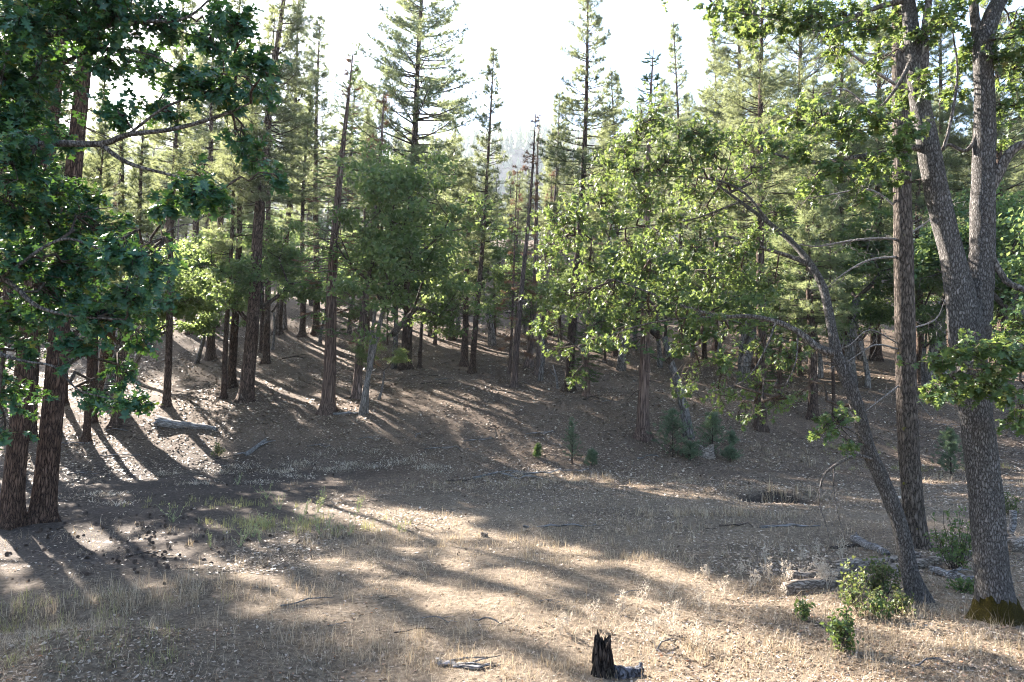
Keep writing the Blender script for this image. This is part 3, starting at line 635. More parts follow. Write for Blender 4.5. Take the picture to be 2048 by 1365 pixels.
def trunk_path(px, seg=28, sub=10, base_ground=True, flare=.45, seed=0, skin=None):
    """px: (x, y, depth, radius) -> dense uneven bark tube"""
    P = np.array([at(a, b, c) for a, b, c, _ in px]); R = np.array([q[3] for q in px])
    if base_ground: P = np.vstack([P[0] - [0, 0, .3], P]); R = np.concatenate([[R[0]], R])
    C = smooth_path(np.hstack([P, R[:, None]]), sub); P, R = C[:, :3], np.maximum(C[:, 3], .004)
    s = np.concatenate([[0], np.cumsum(np.linalg.norm(np.diff(P, axis=0), axis=1))]); a = np.arange(seg) * 2 * PI / seg
    ca, sa = np.cos(a)[None] + 0 * s[:, None], np.sin(a)[None] + 0 * s[:, None]; ss = s[:, None] + 0 * a[None]
    prof = 1 + .07 * vnoise(np.stack([ca * 1.3, sa * 1.3, ss * 1.2 + seed], -1)) + .045 * vnoise(np.stack([ca * 5, sa * 5, ss * 6 + seed], -1))
    if base_ground: prof = prof + flare * np.exp(-np.maximum(ss - .3, 0) / .18) * (1 + .5 * np.cos(a[None] * 4 + seed))
    if skin:                                   # a shell hugging the lowest part of this trunk, ragged at its top
        k = int(np.searchsorted(s, skin)) + 1; P, R, prof = P[:k], R[:k], prof[:k]
        rag = skin * (.82 + .12 * vnoise(np.stack([np.cos(a) * 1.5, np.sin(a) * 1.5, 0 * a + 9], -1)) + .06 * vnoise(np.stack([np.cos(a) * 7, np.sin(a) * 7, 0 * a + 3], -1))); th = np.clip((rag[None] - s[:k, None]) / .06, -1, 1) * .020
        prof = prof + th / R[:, None] + .03 * vnoise(np.stack([ca[:k] * 9, sa[:k] * 9, ss[:k] * 14], -1)) * (th > 0)
        V_, Q, T = tube(P, R, seg, False, prof); mb = MB(); mb.add(V_, None, Q); return mb, P, R
    V_, Q, T = tube(P, R, seg, True, prof); mb = MB(); mb.add(V_, T, Q); return mb, P, R

def twig_curve(r, a, b, sag=.06, n=4, wig=.05):
    t = np.linspace(0, 1, n + 1)[:, None]; L = np.linalg.norm(b - a)
    P = a + (b - a) * t; P[1:-1] += r.normal(size=(n - 1, 3)) * L * wig; P[:, 2] += L * sag * np.sin(t[:, 0] * PI); return P

def px_oak(name, label, loc, stems, limbs, clumps, leaf_len, tmpl, leafm, seed, per=1.0, thin=1.0, n_parts=300, barkm='oak_bark', moss=None, twr=.010):
    r = np.random.default_rng(seed); root = thing(name, label, OAK, loc); o = np.array(loc, float)
    skel = []
    for i, st in enumerate(stems):
        mb, P, R = trunk_path(st, seed=seed + i, base_ground=(i == 0)); mb.build('trunk' if i == 0 else 'stem', MAT[barkm], root, origin=o)
        skel.append(P[len(P) // 3 if i == 0 else 0:])
    for i, lb in enumerate(limbs):
        mb, P, R = trunk_path([(q[0], q[1], q[2], q[3] * thin) for q in lb], 10, 6, False, seed=seed + 20 + i); mb.build('limb', MAT['oak_bark_thin'], root, origin=o); skel.append(P); skel.append(P)
    S = np.concatenate(skel); tw = MB(); LP, LD = [], []
    for (x, y, d, rp, n) in clumps:
        c = at(x, y, d); rad = rp / F * d; dist = np.linalg.norm(S - c, axis=1) + .15 * np.abs(S[:, 2] - c[2])
        a = S[np.argmin(dist)]; L = np.linalg.norm(c - a)
        main = twig_curve(r, a, c, r.uniform(-.05, .18), 6, .06); tw.tube(main, np.linspace(min(.03, .006 + .012 * L), .006, 7), 5, 0, False)
        k = max(5, int(n * per / 4.2))
        for q in range(k):
            e = c + r.normal(size=3) * rad * np.array([.62, .75, .50]); s = main[int(r.integers(3, 7))]
            t = twig_curve(r, s, e, r.uniform(-.1, .15), 4, .08); tw.tube(t, np.linspace(.0055, .0028, 5), 3, 0, False)
            d0 = t[-1] - t[-2]; d0 = d0 / (np.linalg.norm(d0) + 1e-6)
            m = int(r.integers(8, 14))
            for w in range(m):
                u = 1 - abs(r.normal()) * .28; u = max(.2, u); j = u * 4; i0 = min(3, int(j)); p = t[i0] + (t[i0 + 1] - t[i0]) * (j - i0)
                dd = d0 * .5 + rdir(r, 1)[0] * .9 + np.array([0, 0, -.35]); LP.append(p); LD.append(dd)
    LP, LD = np.array(LP), np.array(LD); n = len(LP)
    U = rdir(r, n) * .65 + np.array([0, 0, 1.]) + np.array([0, -.25, 0]); FR = frames(LD, U); sc = leaf_len * r.uniform(.6, 1.2, n)
    ix, iy = topx(LP); vis = (ix > -20) & (ix < 2068) & (iy > -20) & (iy < 1380)
    dep = np.where(vis, LP[:, 1] / sc, 1e9); order = np.argsort(dep); part = order[:n_parts]; rest = order[n_parts:]
    tw.build('twigs', MAT['twig'], root, origin=o)['kind'] = 'stuff'
    fb = MB(); scatter(fb, LOBED_T[0], LOBED_T[1], LP[rest] - o, FR[rest], sc[rest]); fb.build('foliage', MAT[leafm], root, False)['kind'] = 'stuff'
    lm = []
    for q in range(6):
        t = MB(); Vt = tmpl[0].copy(); Vt[:, 1] += .12 * np.sin(Vt[:, 2] * 3 + q) * (.5 + .1 * q) * Vt[:, 2]; t.add(Vt, tmpl[1]); lm.append(t.mesh('leaf', MAT[leafm], False))
    for i in part:
        lf = link('leaf', lm[i % 6], root); Mx = Matrix(FR[i].tolist()).to_4x4(); Mx = Mx @ Matrix.Scale(float(sc[i]), 4); Mx.translation = Vector((LP[i] - o).tolist()); lf.matrix_basis = Mx
    if moss:
        moss(root, o)
    return root, n

def CL(lst, d0, d1, seed, n=60):
    r = random.Random(seed); return [(c[0], c[1], r.uniform(d0, d1) if len(c) < 4 else c[3], c[2], n * (c[2] / 45.) ** 2) for c in lst]

# -- dark oak whose boughs hang in from the left edge
g = np.array([-7.6, 6.6, h1(-7.6, 6.6)]); gxp, gyp = topx(g)
left_cl = CL([(40, 40, 70), (130, 30, 70), (230, 30, 60), (330, 55, 55), (425, 90, 50), (470, 40, 40), (515, 130, 40), (535, 195, 34), (450, 180, 45), (380, 150, 45), (300, 120, 45), (200, 100, 60), (90, 130, 70), (20, 160, 60),
    (60, 230, 55), (20, 330, 60), (90, 380, 60), (165, 390, 40), (40, 430, 60), (120, 470, 60), (190, 450, 50), (230, 510, 45), (160, 540, 60), (60, 530, 60), (255, 580, 42), (300, 545, 38), (325, 615, 36), (210, 640, 55), (120, 610, 60),
    (30, 640, 60), (285, 690, 32), (250, 745, 38), (265, 810, 34), (200, 790, 34), (150, 690, 34), (60, 700, 36), (15, 790, 45), (385, 385, 44), (330, 410, 30), (425, 395, 30), (515, 320, 38), (495, 285, 28), (560, 360, 24), (235, 225, 35),
    (300, 215, 30), (345, 235, 22), (20, 250, 60), (140, 290, 30), (10, 880, 24)], 5.4, 7.6, 3) \
  + CL([(-80, 100, 90), (-90, 300, 90), (-80, 500, 90), (-90, 700, 80), (-200, 200, 100), (-220, 450, 100), (-60, -80, 90), (100, -90, 90), (270, -80, 80), (420, -60, 60), (-330, 50, 120), (-350, 300, 120), (-180, -150, 110)], 5.6, 8, 9, 50)
_, nl = px_oak('oak_tree', 'dark glossy-leaved oak whose boughs hang in from the left edge', g,
    [[(gxp, gyp, 6.6, .26), (gxp + 20, gyp - 450, 6.6, .22), (gxp + 60, 420, 6.5, .19), (gxp + 100, 0, 6.4, .15), (gxp + 130, -420, 6.4, .08)]],
    [[(gxp + 60, 420, 6.5, .11), (-150, 330, 6.4, .075), (73, 290, 6.3, .05), (200, 288, 6.2, .04), (256, 270, 6.1, .032), (350, 258, 6.0, .026), (440, 232, 6.0, .02), (502, 206, 6.0, .01)],
     [(198, 286, 6.2, .034), (256, 326, 6.2, .028), (340, 350, 6.3, .018), (420, 372, 6.3, .01)],
     [(256, 270, 6.1, .02), (330, 215, 6.0, .016), (400, 190, 6.0, .012), (470, 165, 6.0, .007)],
     [(gxp + 100, 100, 6.4, .10), (-100, 110, 6.4, .06), (100, 70, 6.4, .042), (256, 46, 6.4, .03), (366, 38, 6.4, .02), (430, -10, 6.4, .01)],
     [(gxp + 90, 180, 6.4, .08), (-60, 200, 6.6, .05), (80, 150, 6.6, .034), (190, 100, 6.6, .024), (300, 110, 6.6, .014), (370, 150, 6.6, .008)],
     [(gxp + 50, 560, 6.6, .09), (-140, 540, 6.3, .06), (0, 557, 6.2, .038), (73, 612, 6.2, .028), (146, 632, 6.2, .02), (250, 640, 6.2, .01)],
     [(gxp + 40, 700, 6.6, .08), (-120, 690, 6.4, .05), (44, 722, 6.3, .022), (110, 735, 6.3, .016), (157, 780, 6.3, .011), (230, 800, 6.3, .007)],
     [(0, 557, 6.2, .022), (120, 480, 6.2, .02), (210, 500, 6.2, .014), (300, 490, 6.2, .009)],
     [(-40, 330, 6.3, .03), (20, 80, 6.3, .02), (40, -20, 6.3, .012)],
     [(300, 490, 6.3, .012), (350, 455, 6.4, .01), (400, 440, 6.5, .008), (425, 390, 6.5, .005)]],
    left_cl, .108, LOBED, 'shade_leaf', 101, 1.8, .68, barkm='oak_bark')
print('left oak leaves', nl)

# -- leaning oak
b = hit(1836, 1203); d = b[1]
lean_cl = CL([(1300, 240, 50), (1385, 265, 45), (1250, 300, 45), (1330, 325, 50), (1425, 305, 45), (1490, 285, 45), (1520, 335, 45), (1450, 370, 45), (1380, 385, 45), (1290, 395, 45), (1200, 385, 40), (1150, 425, 45), (1105, 440, 38),
    (1225, 445, 40), (1090, 520, 38), (1140, 500, 40), (1185, 545, 40), (1255, 510, 45), (1320, 470, 40), (1385, 500, 45), (1455, 520, 40), (1100, 595, 36), (1150, 610, 45), (1225, 590, 45), (1290, 560, 45), (1350, 570, 45), (1420, 580, 40),
    (1480, 560, 40), (1540, 560, 34), (1500, 480, 40), (1560, 420, 34), (1190, 690, 30), (1240, 690, 26), (1120, 700, 26), (1148, 758, 22), (1080, 655, 28), (1300, 640, 30), (1360, 695, 30), (1380, 785, 32), (1440, 790, 34), (1500, 770, 34),
    (1550, 800, 32), (1475, 830, 22), (1510, 700, 32), (1570, 720, 32), (1600, 690, 24), (1585, 800, 22), (1440, 720, 32), (1400, 640, 30), (1470, 660, 30), (1540, 650, 26), (1250, 630, 35), (1190, 640, 35), (1340, 440, 40), (1420, 440, 40), (1270, 345, 40), (1210, 330, 30)], 9.4, 12.2, 4, 112) \
  + CL([(1680, 845, 34, 9.0), (1640, 868, 26, 8.9), (1702, 892, 26, 9.0), (1692, 818, 24, 9.1), (1655, 835, 20, 9.0)], 9, 9, 5, 60)
dd = d
px_oak('oak_tree', 'oak with a grey trunk leaning far over the meadow', b,
    [[(1838, 1203, d, .118), (1818, 1140, d, .108), (1800, 1055, d, .105), (1764, 959, d, .104), (1738, 902, d, .098), (1714, 814, d, .092), (1690, 748, d, .088), (1673, 706, d, .080), (1665, 665, d, .066), (1656, 616, d + .1, .062), (1645, 572, d + .2, .058), (1622, 530, d + .3, .05), (1587, 488, d + .5, .042), (1545, 452, d + .7, .035), (1481, 404, d + .9, .024), (1420, 360, d + 1.1, .012)]],
    [[(1673, 708, d, .062), (1638, 697, d, .055), (1596, 664, d + .1, .045), (1552, 644, d + .2, .04), (1499, 633, d + .3, .034), (1442, 633, d + .5, .028), (1376, 616, d + .7, .022), (1310, 590, d + .9, .016), (1230, 560, d + 1.1, .008)],
     [(1622, 530, d + .3, .036), (1570, 510, d + .5, .03), (1520, 495, d + .6, .026), (1459, 475, d + .8, .022), (1390, 485, d + 1, .016), (1300, 520, d + 1.2, .009)],
     [(1545, 452, d + .7, .022), (1480, 380, d + .9, .02), (1400, 355, d + 1.1, .016), (1300, 350, d + 1.3, .01), (1240, 310, d + 1.4, .006)],
     [(1481, 404, d + .9, .016), (1380, 440, d + 1.2, .013), (1270, 455, d + 1.3, .01), (1150, 470, d + 1.4, .006)],
     [(1442, 633, d + .5, .018), (1340, 640, d + .6, .014), (1250, 660, d + .7, .009), (1160, 700, d + .8, .005)],
     [(1552, 644, d + .2, .016), (1530, 700, d + .1, .012), (1490, 760, d, .008), (1420, 785, d, .005)],
     [(1596, 664, d + .1, .014), (1590, 730, d, .010), (1560, 790, d, .006)],
     [(1738, 902, d, .02), (1715, 870, d - .2, .012), (1680, 850, d - .4, .007)],
     [(1752, 922, d - .05, .026), (1712, 912, d - .2, .022), (1668, 933, d - .3, .018), (1645, 958, d - .3, .014), (1640, 1010, d - .3, .009), (1652, 1050, d - .3, .006), (1660, 1085, d - .3, .004)],
     [(1668, 933, d - .3, .010), (1668, 985, d - .3, .007), (1676, 1030, d - .3, .006), (1690, 1075, d - .3, .003)],
     [(1645, 958, d - .3, .008), (1632, 1000, d - .3, .004)],
     [(1640, 1010, d - .3, .006), (1628, 1045, d - .3, .003)]],
    lean_cl, .086, LOBED_S, 'oak_leaf', 202, 1.7, barkm='oak_bark')

# -- twin-stemmed oak
b = hit(1996, 1242); d = b[1]
twin_cl = CL([(1880, 725, 38), (1940, 700, 40), (2000, 690, 40), (2045, 715, 40), (1895, 785, 34), (1955, 775, 36), (2010, 795, 36), (2045, 835, 32), (1858, 785, 24), (2035, 640, 34), (1990, 740, 36)], 7.5, 8.3, 7, 48) \
  + CL([(1860, 60, 34), (1800, 40, 45), (1740, 60, 42), (1690, 30, 45), (1620, 35, 45), (1560, 30, 40), (1480, 18, 36), (1430, 8, 32), (1500, 65, 26), (1450, 50, 22), (1900, 40, 40), (1935, 105, 32), (1850, 165, 28), (1800, 200, 34), (1820, 262, 32),
    (1760, 240, 38), (1800, 300, 34), (1700, 260, 40), (1640, 235, 40), (1575, 235, 38), (1600, 300, 38), (1680, 335, 36), (1740, 335, 36), (1630, 380, 30), (1540, 290, 32), (1790, 365, 26), (2000, 120, 40), (2040, 60, 40), (2030, 210, 36), (1905, 190, 26), (2045, 140, 36), (1990, 300, 24), (1750, 130, 30), (1665, 110, 26), (1720, 400, 24)], 8.2, 9.4, 8, 54) \
  + CL([(1500, -70, 70), (1650, -80, 80), (1800, -80, 80), (1950, -80, 80), (2120, 40, 80), (2130, 200, 80), (2140, 650, 60), (1350, -60, 50)], 8, 9.4, 6, 45)
TWIN = [(1996, 1244, d, .205), (1990, 1190, d, .195), (1981, 1121, d, .190), (1966, 945, d, .180), (1950, 814, d, .180), (1938, 720, d, .19), (1930, 650, d, .195), (1918, 580, d, .165), (1903, 510, d, .14), (1886, 440, d, .142), (1859, 308, d, .13), (1838, 198, d + .1, .115), (1829, 110, d + .1, .10), (1815, 0, d + .2, .085), (1790, -250, d + .3, .05)]
def moss_collar(root, o):
    m, P, R = trunk_path(TWIN, seed=303, sub=24, seg=56, skin=.74); m.build('moss', MAT['moss'], root, origin=o)['label'] = 'dark olive moss collar around the foot'
px_oak('oak_tree', 'big grey twin-stemmed oak with a mossy foot', b,
    [TWIN,
     [(1946, 770, d + .02, .10), (1952, 690, d + .03, .14), (1960, 590, d + .04, .145), (1965, 480, d + .05, .14), (1966, 396, d + .05, .135), (1969, 220, d + .05, .12), (1966, 100, d, .115), (1985, 30, d, .10), (2020, -60, d, .08), (2040, -300, d, .05)]],
    [[(1838, 198, d + .1, .07), (1848, 120, d, .06), (1850, 60, d, .05), (1870, -80, d - .1, .03)],
     [(1966, 130, d, .07), (1950, 40, d + .1, .06), (1940, -80, d + .2, .045)],
     [(1965, 400, d + .05, .08), (1990, 360, d, .07), (2025, 300, d - .1, .055), (2080, 280, d - .2, .045), (2140, 250, d - .3, .03)],
     [(1858, 300, d, .05), (1825, 296, d, .042), (1780, 305, d, .036), (1700, 316, d, .03), (1620, 325, d + .1, .022), (1520, 300, d + .2, .01)],
     [(1815, 0, d + .2, .04), (1740, 20, d + .1, .03), (1640, 60, d + .1, .022), (1540, 35, d + .1, .014), (1440, 20, d + .1, .006)],
     [(1829, 110, d + .1, .035), (1790, 180, d, .022), (1740, 230, d, .014), (1660, 245, d, .007)],
     [(1886, 300, d, .02), (1900, 250, d, .02), (1915, 150, d + .1, .014), (1905, 60, d + .1, .008)],
     [(1969, 240, d, .03), (1935, 300, d + .1, .025), (1895, 290, d + .2, .02), (1865, 320, d + .2, .014)],
     [(2060, 600, d - .3, .03), (2020, 660, d - .5, .022), (1950, 720, d - .6, .014), (1880, 770, d - .7, .007)],
     [(1966, 480, d, .05), (2010, 560, d - .1, .04), (2060, 600, d - .3, .03), (2040, 760, d - .5, .012)]],
    twin_cl, .105, LOBED, 'oak_leaf', 303, 2.6, moss=moss_collar)

# -- lichened pine between the two oaks
b = hit(1836, 1092); d = b[1]; r = np.random.default_rng(44)
root = thing('pine_tree', 'straight lichen-streaked pine standing between the two grey oaks', PINE, b)
mb, P, R = trunk_path([(1836, 1094, d, .195), (1826, 1000, d, .182), (1814, 830, d, .174), (1808, 560, d, .168), (1803, 308, d, .15), (1800, 100, d, .14), (1798, -300, d, .11), (1800, -700, d, .07), (1802, -1000, d, .02)], seed=5, flare=.3)
mb.build('trunk', MAT['lichen_pine_bark'], root, origin=b)
mb = MB(); TP, TD = [], []
def dead_bough(px, r0, twigs, dz=0.0):
    P = smooth_path([at(x, y, d + dd_) for x, y, dd_ in px], 4); mb.tube(P, np.linspace(r0, r0 * .3, len(P)), 6, 0, False)
    for q in range(twigs):
        i = int(r.integers(2, len(P))); e = P[i] + (rdir(r, 1)[0] * np.array([1, .8, .9]) + [-.2, 0, -.15]) * r.uniform(.15, .5); t = twig_curve(r, P[i], e, 0, 4, .12); mb.tube(t, np.linspace(.006, .0025, 5), 3, 0, False)
        for w in range(2): c = t[int(r.integers(1, 4))]; mb.tube(twig_curve(r, c, c + rdir(r, 1)[0] * r.uniform(.08, .25), 0, 3, .1), [.004, .003, .003, .002], 3, 0, False)
for bough in ([[(1800, 480, 0), (1760, 477, -.1), (1700, 482, -.2), (1640, 493, -.3), (1600, 490, -.3)], .030, 14], [[(1800, 514, 0), (1740, 520, -.2), (1690, 546, -.3), (1655, 575, -.4)], .026, 12],
        [[(1795, 172, 0), (1745, 140, -.3), (1700, 107, -.5), (1650, 88, -.6), (1615, 50, -.7)], .036, 18], [[(1795, 112, 0), (1740, 108, .1), (1690, 104, .3), (1620, 120, .5)], .026, 14],
        [[(1800, 700, 0), (1750, 690, -.3), (1700, 720, -.5), (1650, 740, -.6)], .018, 16], [[(1800, 770, 0), (1760, 800, -.4), (1720, 830, -.6), (1690, 840, -.7)], .016, 16], [[(1800, 690, 0), (1740, 660, -.2), (1700, 690, -.5), (1665, 700, -.7)], .014, 14],
        [[(1815, 660, 0), (1870, 640, .2), (1890, 600, .3)], .02, 8], [[(1815, 470, 0), (1860, 440, .2), (1905, 400, .3)], .022, 8], [[(1800, 420, 0), (1740, 380, .2), (1660, 390, .3), (1600, 400, .4)], .022, 14], [[(1800, 250, 0), (1740, 215, -.2), (1690, 180, -.3), (1640, 190, -.3)], .024, 14],
        [[(1810, 760, 0), (1860, 830, -.2), (1880, 800, -.3)], .014, 8]):
    mb = MB(); dead_bough(*bough); mb.build('branch', MAT['grey_twig'], root, origin=b)
mb = MB()
for q in range(46):
    t = q / 46; z0 = at(1800, -60 - t * 900, d); L = 2.6 * (1 - t) ** .8 + .3; az = q * 2.4; dr = np.array([math.cos(az), math.sin(az), .1 + .5 * t])
    P = np.array([z0, z0 + dr * L * .5, z0 + dr * L + [0, 0, .15]]); mb.tube(P, [.03, .02, .008], 4, 0, False)
    for w in range(int(L * 10)):
        u = r.uniform(.3, 1); TP.append(P[0] + (P[2] - P[0]) * u + r.normal(size=3) * .22 * L * .5); TD.append(dr + rdir(r, 1)[0] * .7)
TP, TD = np.array(TP), np.array(TD); scatter(mb, TUFT[0], TUFT[1], TP, frames(TD, rdir(r, len(TP))), r.uniform(.9, 1.3, len(TP)), 1)
mb.build('crown', [MAT['twig'], MAT['needle']], root, origin=b)

# ------------------------------------------------------------------ ground cover
r = np.random.default_rng(900)
def spots(n, y0, y1, pw=1.0, xk=.86, xm=1.5):
    u = r.random(n); y = (y0 ** (1 - pw) + u * (y1 ** (1 - pw) - y0 ** (1 - pw))) ** (1 / (1 - pw)) if pw != 1 else y0 * (y1 / y0) ** u
    x = r.uniform(-1, 1, n) * (xk * y + xm); return x, y
def blades(mb, x, y, L, w, tilt, az=None, m=0, z=None):
    n = len(x); z = H(x, y) if z is None else z; az = r.uniform(0, 2 * PI, n) if az is None else az
    d = np.stack([np.cos(az), np.sin(az), 0 * az], -1); s = np.stack([-np.sin(az), np.cos(az), 0 * az], -1) * (w / 2)[:, None]
    p = np.stack([x, y, z - .004], -1); up = np.array([0, 0, 1.])
    mid = p + (d * np.sin(tilt)[:, None] + up * np.cos(tilt)[:, None]) * (L * .55)[:, None]
    t2 = np.minimum(tilt * 1.5 + .15, 1.75); tip = mid + (d * np.sin(t2)[:, None] + up * np.cos(t2)[:, None]) * (L * .45)[:, None]
    Vv = np.stack([p - s, p + s, mid + s * .7, mid - s * .7, tip], 1).reshape(-1, 3); k = np.arange(n)[:, None] * 5
    mb.add(Vv, np.hstack([k + 3, k + 2, k + 4]), np.hstack([k, k + 1, k + 2, k + 3]), m)
def meadow(x, y):
    return np.where(((x - 7.2) / .95) ** 2 + ((y - 18.6) / .65) ** 2 < 1, .08, 1) * np.clip(.45 + .5 * n2(x, y, .5, 31.) + .5 * n2(x, y, 1.6, 32.) + np.where(x < 0, x * .05, .1) - .35 * sstep(-3, -7, x) * sstep(10, 12, y) + np.clip((21 - y) * .12, -1.2, .25), 0, 1)
# thatch of short dry grass lying every way
x, y = spots(135000, 5.4, 26, 1.25); k = r.random(len(x)) < meadow(x, y); x, y = x[k], y[k]; n = len(x)
mb = MB(); blades(mb, x, y, r.uniform(.05, .15, n), r.uniform(.003, .006, n) * (y / 9), r.uniform(.5, 1.5, n))
# upright tufts
def tufts(n, cx, cy, sx, sy, hl, hh, per, m=0, spread=.05, tl=.5):
    x = r.normal(cx, sx, n); y = r.normal(cy, sy, n); x = np.repeat(x, per) + r.normal(size=n * per) * spread; y = np.repeat(y, per) + r.normal(size=n * per) * spread; q = len(x)
    k = y > 4.5; x, y = x[k], y[k]; q = len(x)
    blades(mb, x, y, r.uniform(hl, hh, q), r.uniform(.003, .0055, q) * np.clip(y / 9, .8, 2), np.abs(r.normal(0, tl, q)), None, m)
def ptuft(x, y, n, sx, sy, hl, hh, per=14, m=0, tl=.65): c = hit(x, y); tufts(n, c[0], c[1], sx, sy, hl, hh, per, m, .05, tl)
for a in ((120, 1240, 40, 1.3, .3, .14, .32), (330, 1215, 40, .9, .35, .12, .30), (560, 1190, 26, .8, .5, .10, .26), (60, 1280, 20, .7, .25, .10, .26), (640, 1280, 30, .9, .3, .12, .28), (850, 1330, 40, .8, .3, .1, .25), (330, 1180, 40, .8, .3, .15, .35),
          (1460, 1030, 60, 1.2, .25, .10, .28), (1560, 1005, 30, .6, .2, .2, .42), (1300, 1060, 60, 1.4, .5, .08, .2), (1050, 1090, 70, 1.6, .4, .08, .22), (1250, 1120, 60, 1.2, .4, .08, .22), (700, 1080, 60, 1.5, .5, .1, .24), (960, 970, 60, 2.5, .5, .08, .2), (1200, 960, 60, 2.0, .5, .1, .24),
          (1600, 920, 40, 1.5, .5, .12, .3), (1900, 1300, 50, .9, .3, .12, .3), (1480, 1310, 60, .6, .25, .08, .22), (1180, 1345, 30, .4, .15, .08, .2), (1800, 1240, 30, .6, .2, .12, .32), (1930, 960, 40, 1.2, .6, .12, .3)): ptuft(*a)
for a in ((620, 1060, 40, 1.0, .4, .14, .3), (520, 1050, 40, .7, .3, .14, .3), (430, 1010, 30, 1.0, .3, .1, .22), (1890, 940, 60, 1.6, .4, .1, .2), (1700, 900, 30, .8, .3, .1, .2), (80, 1250, 60, 1.0, .25, .1, .25), (200, 1300, 30, .6, .3, .1, .22)): ptuft(*a, 12, 1)
x, y = spots(1700, 5.6, 22, 1.2); k = r.random(len(x)) < meadow(x, y); x, y = x[k], y[k]; x = np.repeat(x, 5) + r.normal(size=len(x) * 5) * .05; y = np.repeat(y, 5) + r.normal(size=len(y) * 5) * .05; n = len(x)
blades(mb, x, y, r.uniform(.1, .28, n), r.uniform(.003, .005, n) * np.clip(y / 9, .8, 2), np.abs(r.normal(0, .85, n)))
tag(mb.build('grass', [MAT['straw'], MAT['green_grass']], smooth=False), 'dry straw-coloured grass covering the meadow', 'grass', kind='stuff')

CURL = (np.array([[0, 0, 0], [-.33, .16, .45], [0, -.06, .55], [.33, .18, .5], [0, .12, 1.]]), np.array([[0, 1, 2], [0, 2, 3], [1, 4, 2], [2, 4, 3]]))
def litter(mb, x, y, s, flat=.5, T_=CURL):
    n = len(x); P = np.stack([x, y, H(x, y) + s * .10], -1); D = rdir(r, n) * [1, 1, .25]; U = np.tile([0, 0, 1.], (n, 1)) * np.where(r.random(n) < .5, 1, -1)[:, None] + rdir(r, n) * flat
    scatter(mb, T_[0], T_[1], P, frames(D, U), s)
mb = MB()
x, y = spots(60000, 5.4, 13, 1.6); w = np.clip(.10 + .95 * sstep(-.5, 5, x - .35 * (y - 8)) * (1 - .5 * sstep(9, 13, y)) + .8 * np.exp(-((x + 4.3) / 2.2) ** 2 - ((y - 6.6) / 1.1) ** 2) + .25 * n2(x, y, 1.1, 40.), .03, 1)
k = r.random(len(x)) < w; litter(mb, x[k], y[k], r.uniform(.022, .055, k.sum()), .7)
tag(mb.build('leaf_litter', MAT['litter'], smooth=False), 'curled dry oak leaves strewn over the near ground', 'leaf litter', kind='stuff')
mb = MB()
x, y = spots(195000, 11, 48, 1.3, .8); w = np.clip(.75 + .6 * n2(x, y, .45, 50.) - .62 * sstep(19.5, 14, y) - .45 * np.exp(-((y - 20.5) / 2.5) ** 2) * sstep(0, -4, x) - .55 * sstep(-3, -6.5, x) * sstep(23.5, 21, y), .04, 1)
k = r.random(len(x)) < w; litter(mb, x[k], y[k], r.uniform(.04, .12, k.sum()) * np.clip(y[k] / 24, .7, 1.4), .35, LEAF4)
tag(mb.build('leaf_litter', MAT['slope_litter'], smooth=False), 'brown and buff leaf litter covering the wooded slope', 'leaf litter', kind='stuff')
# pale matted straw at the foot of the slope
mb = MB()
for (a, b_, q) in ((390, 968, 60), (215, 990, 60), (230, 1010, 40), (440, 945, 60), (480, 935, 50), (560, 945, 90), (600, 930, 90), (590, 955, 50), (670, 940, 90), (700, 930, 80), (750, 935, 60), (800, 925, 80), (860, 935, 90), (880, 945, 40), (640, 910, 30), (690, 900, 40), (740, 905, 30), (260, 930, 40), (330, 950, 40), (520, 965, 40), (1090, 945, 50), (1050, 950, 40), (840, 910, 30)):
    c = hit(a, b_); n = q * 3; x = r.normal(c[0], .32, n); y = r.normal(c[1], .16, n); blades(mb, x, y, r.uniform(.08, .26, n), r.uniform(.010, .02, n), r.uniform(.7, 1.5, n))
tag(mb.build('straw_litter', MAT['pale_weed'], smooth=False), 'bleached matted straw along the foot of the slope', 'straw', kind='stuff')

# pine cones
mb = MB()
for i in range(46):
    t = i / 46; a = i * 2.399; rr = .042 * math.sin(PI * (.12 + .86 * t)) ** .8; z = .10 * t
    c = np.array([rr * math.cos(a), rr * math.sin(a), z]); o_ = np.array([math.cos(a), math.sin(a), .35]); s_ = np.array([-math.sin(a), math.cos(a), 0])
    mb.add([c * [.4, .4, 1] - s_ * .006, c * [.4, .4, 1] + s_ * .006, c + o_ * .012 + s_ * .011, c + o_ * .016 + [0, 0, .006], c + o_ * .012 - s_ * .011], [[0, 1, 2], [0, 2, 3], [0, 3, 4]])
cone_me = mb.mesh('pine_cone', MAT['cone'], False)
cs = [(x_, y_) for x_, y_ in zip(r.normal(250, 130, 170), r.normal(1070, 48, 170))] + [(x_, y_) for x_, y_ in zip(r.uniform(60, 700, 70), r.uniform(900, 1130, 70))] + [(x_, y_) for x_, y_ in zip(r.normal(330, 40, 30), r.normal(1060, 40, 30))]
nc = 0
for x_, y_ in cs:
    if not (5 < x_ < 900 and 880 < y_ < 1200): continue
    p = hit(x_, y_); o = link('pine_cone', cone_me); o.location = (p[0], p[1], p[2] + r.uniform(.0, .03)); o.rotation_euler = (r.uniform(.3, 2.6), 0, r.uniform(0, 6.3)); s_ = r.uniform(.35, .75); o.scale = (s_, s_, s_ * r.uniform(.8, 1.3))
    tag(o, 'dark fallen pine cone on the ground near the thick pines', 'pine cone', 'fallen pine cones')

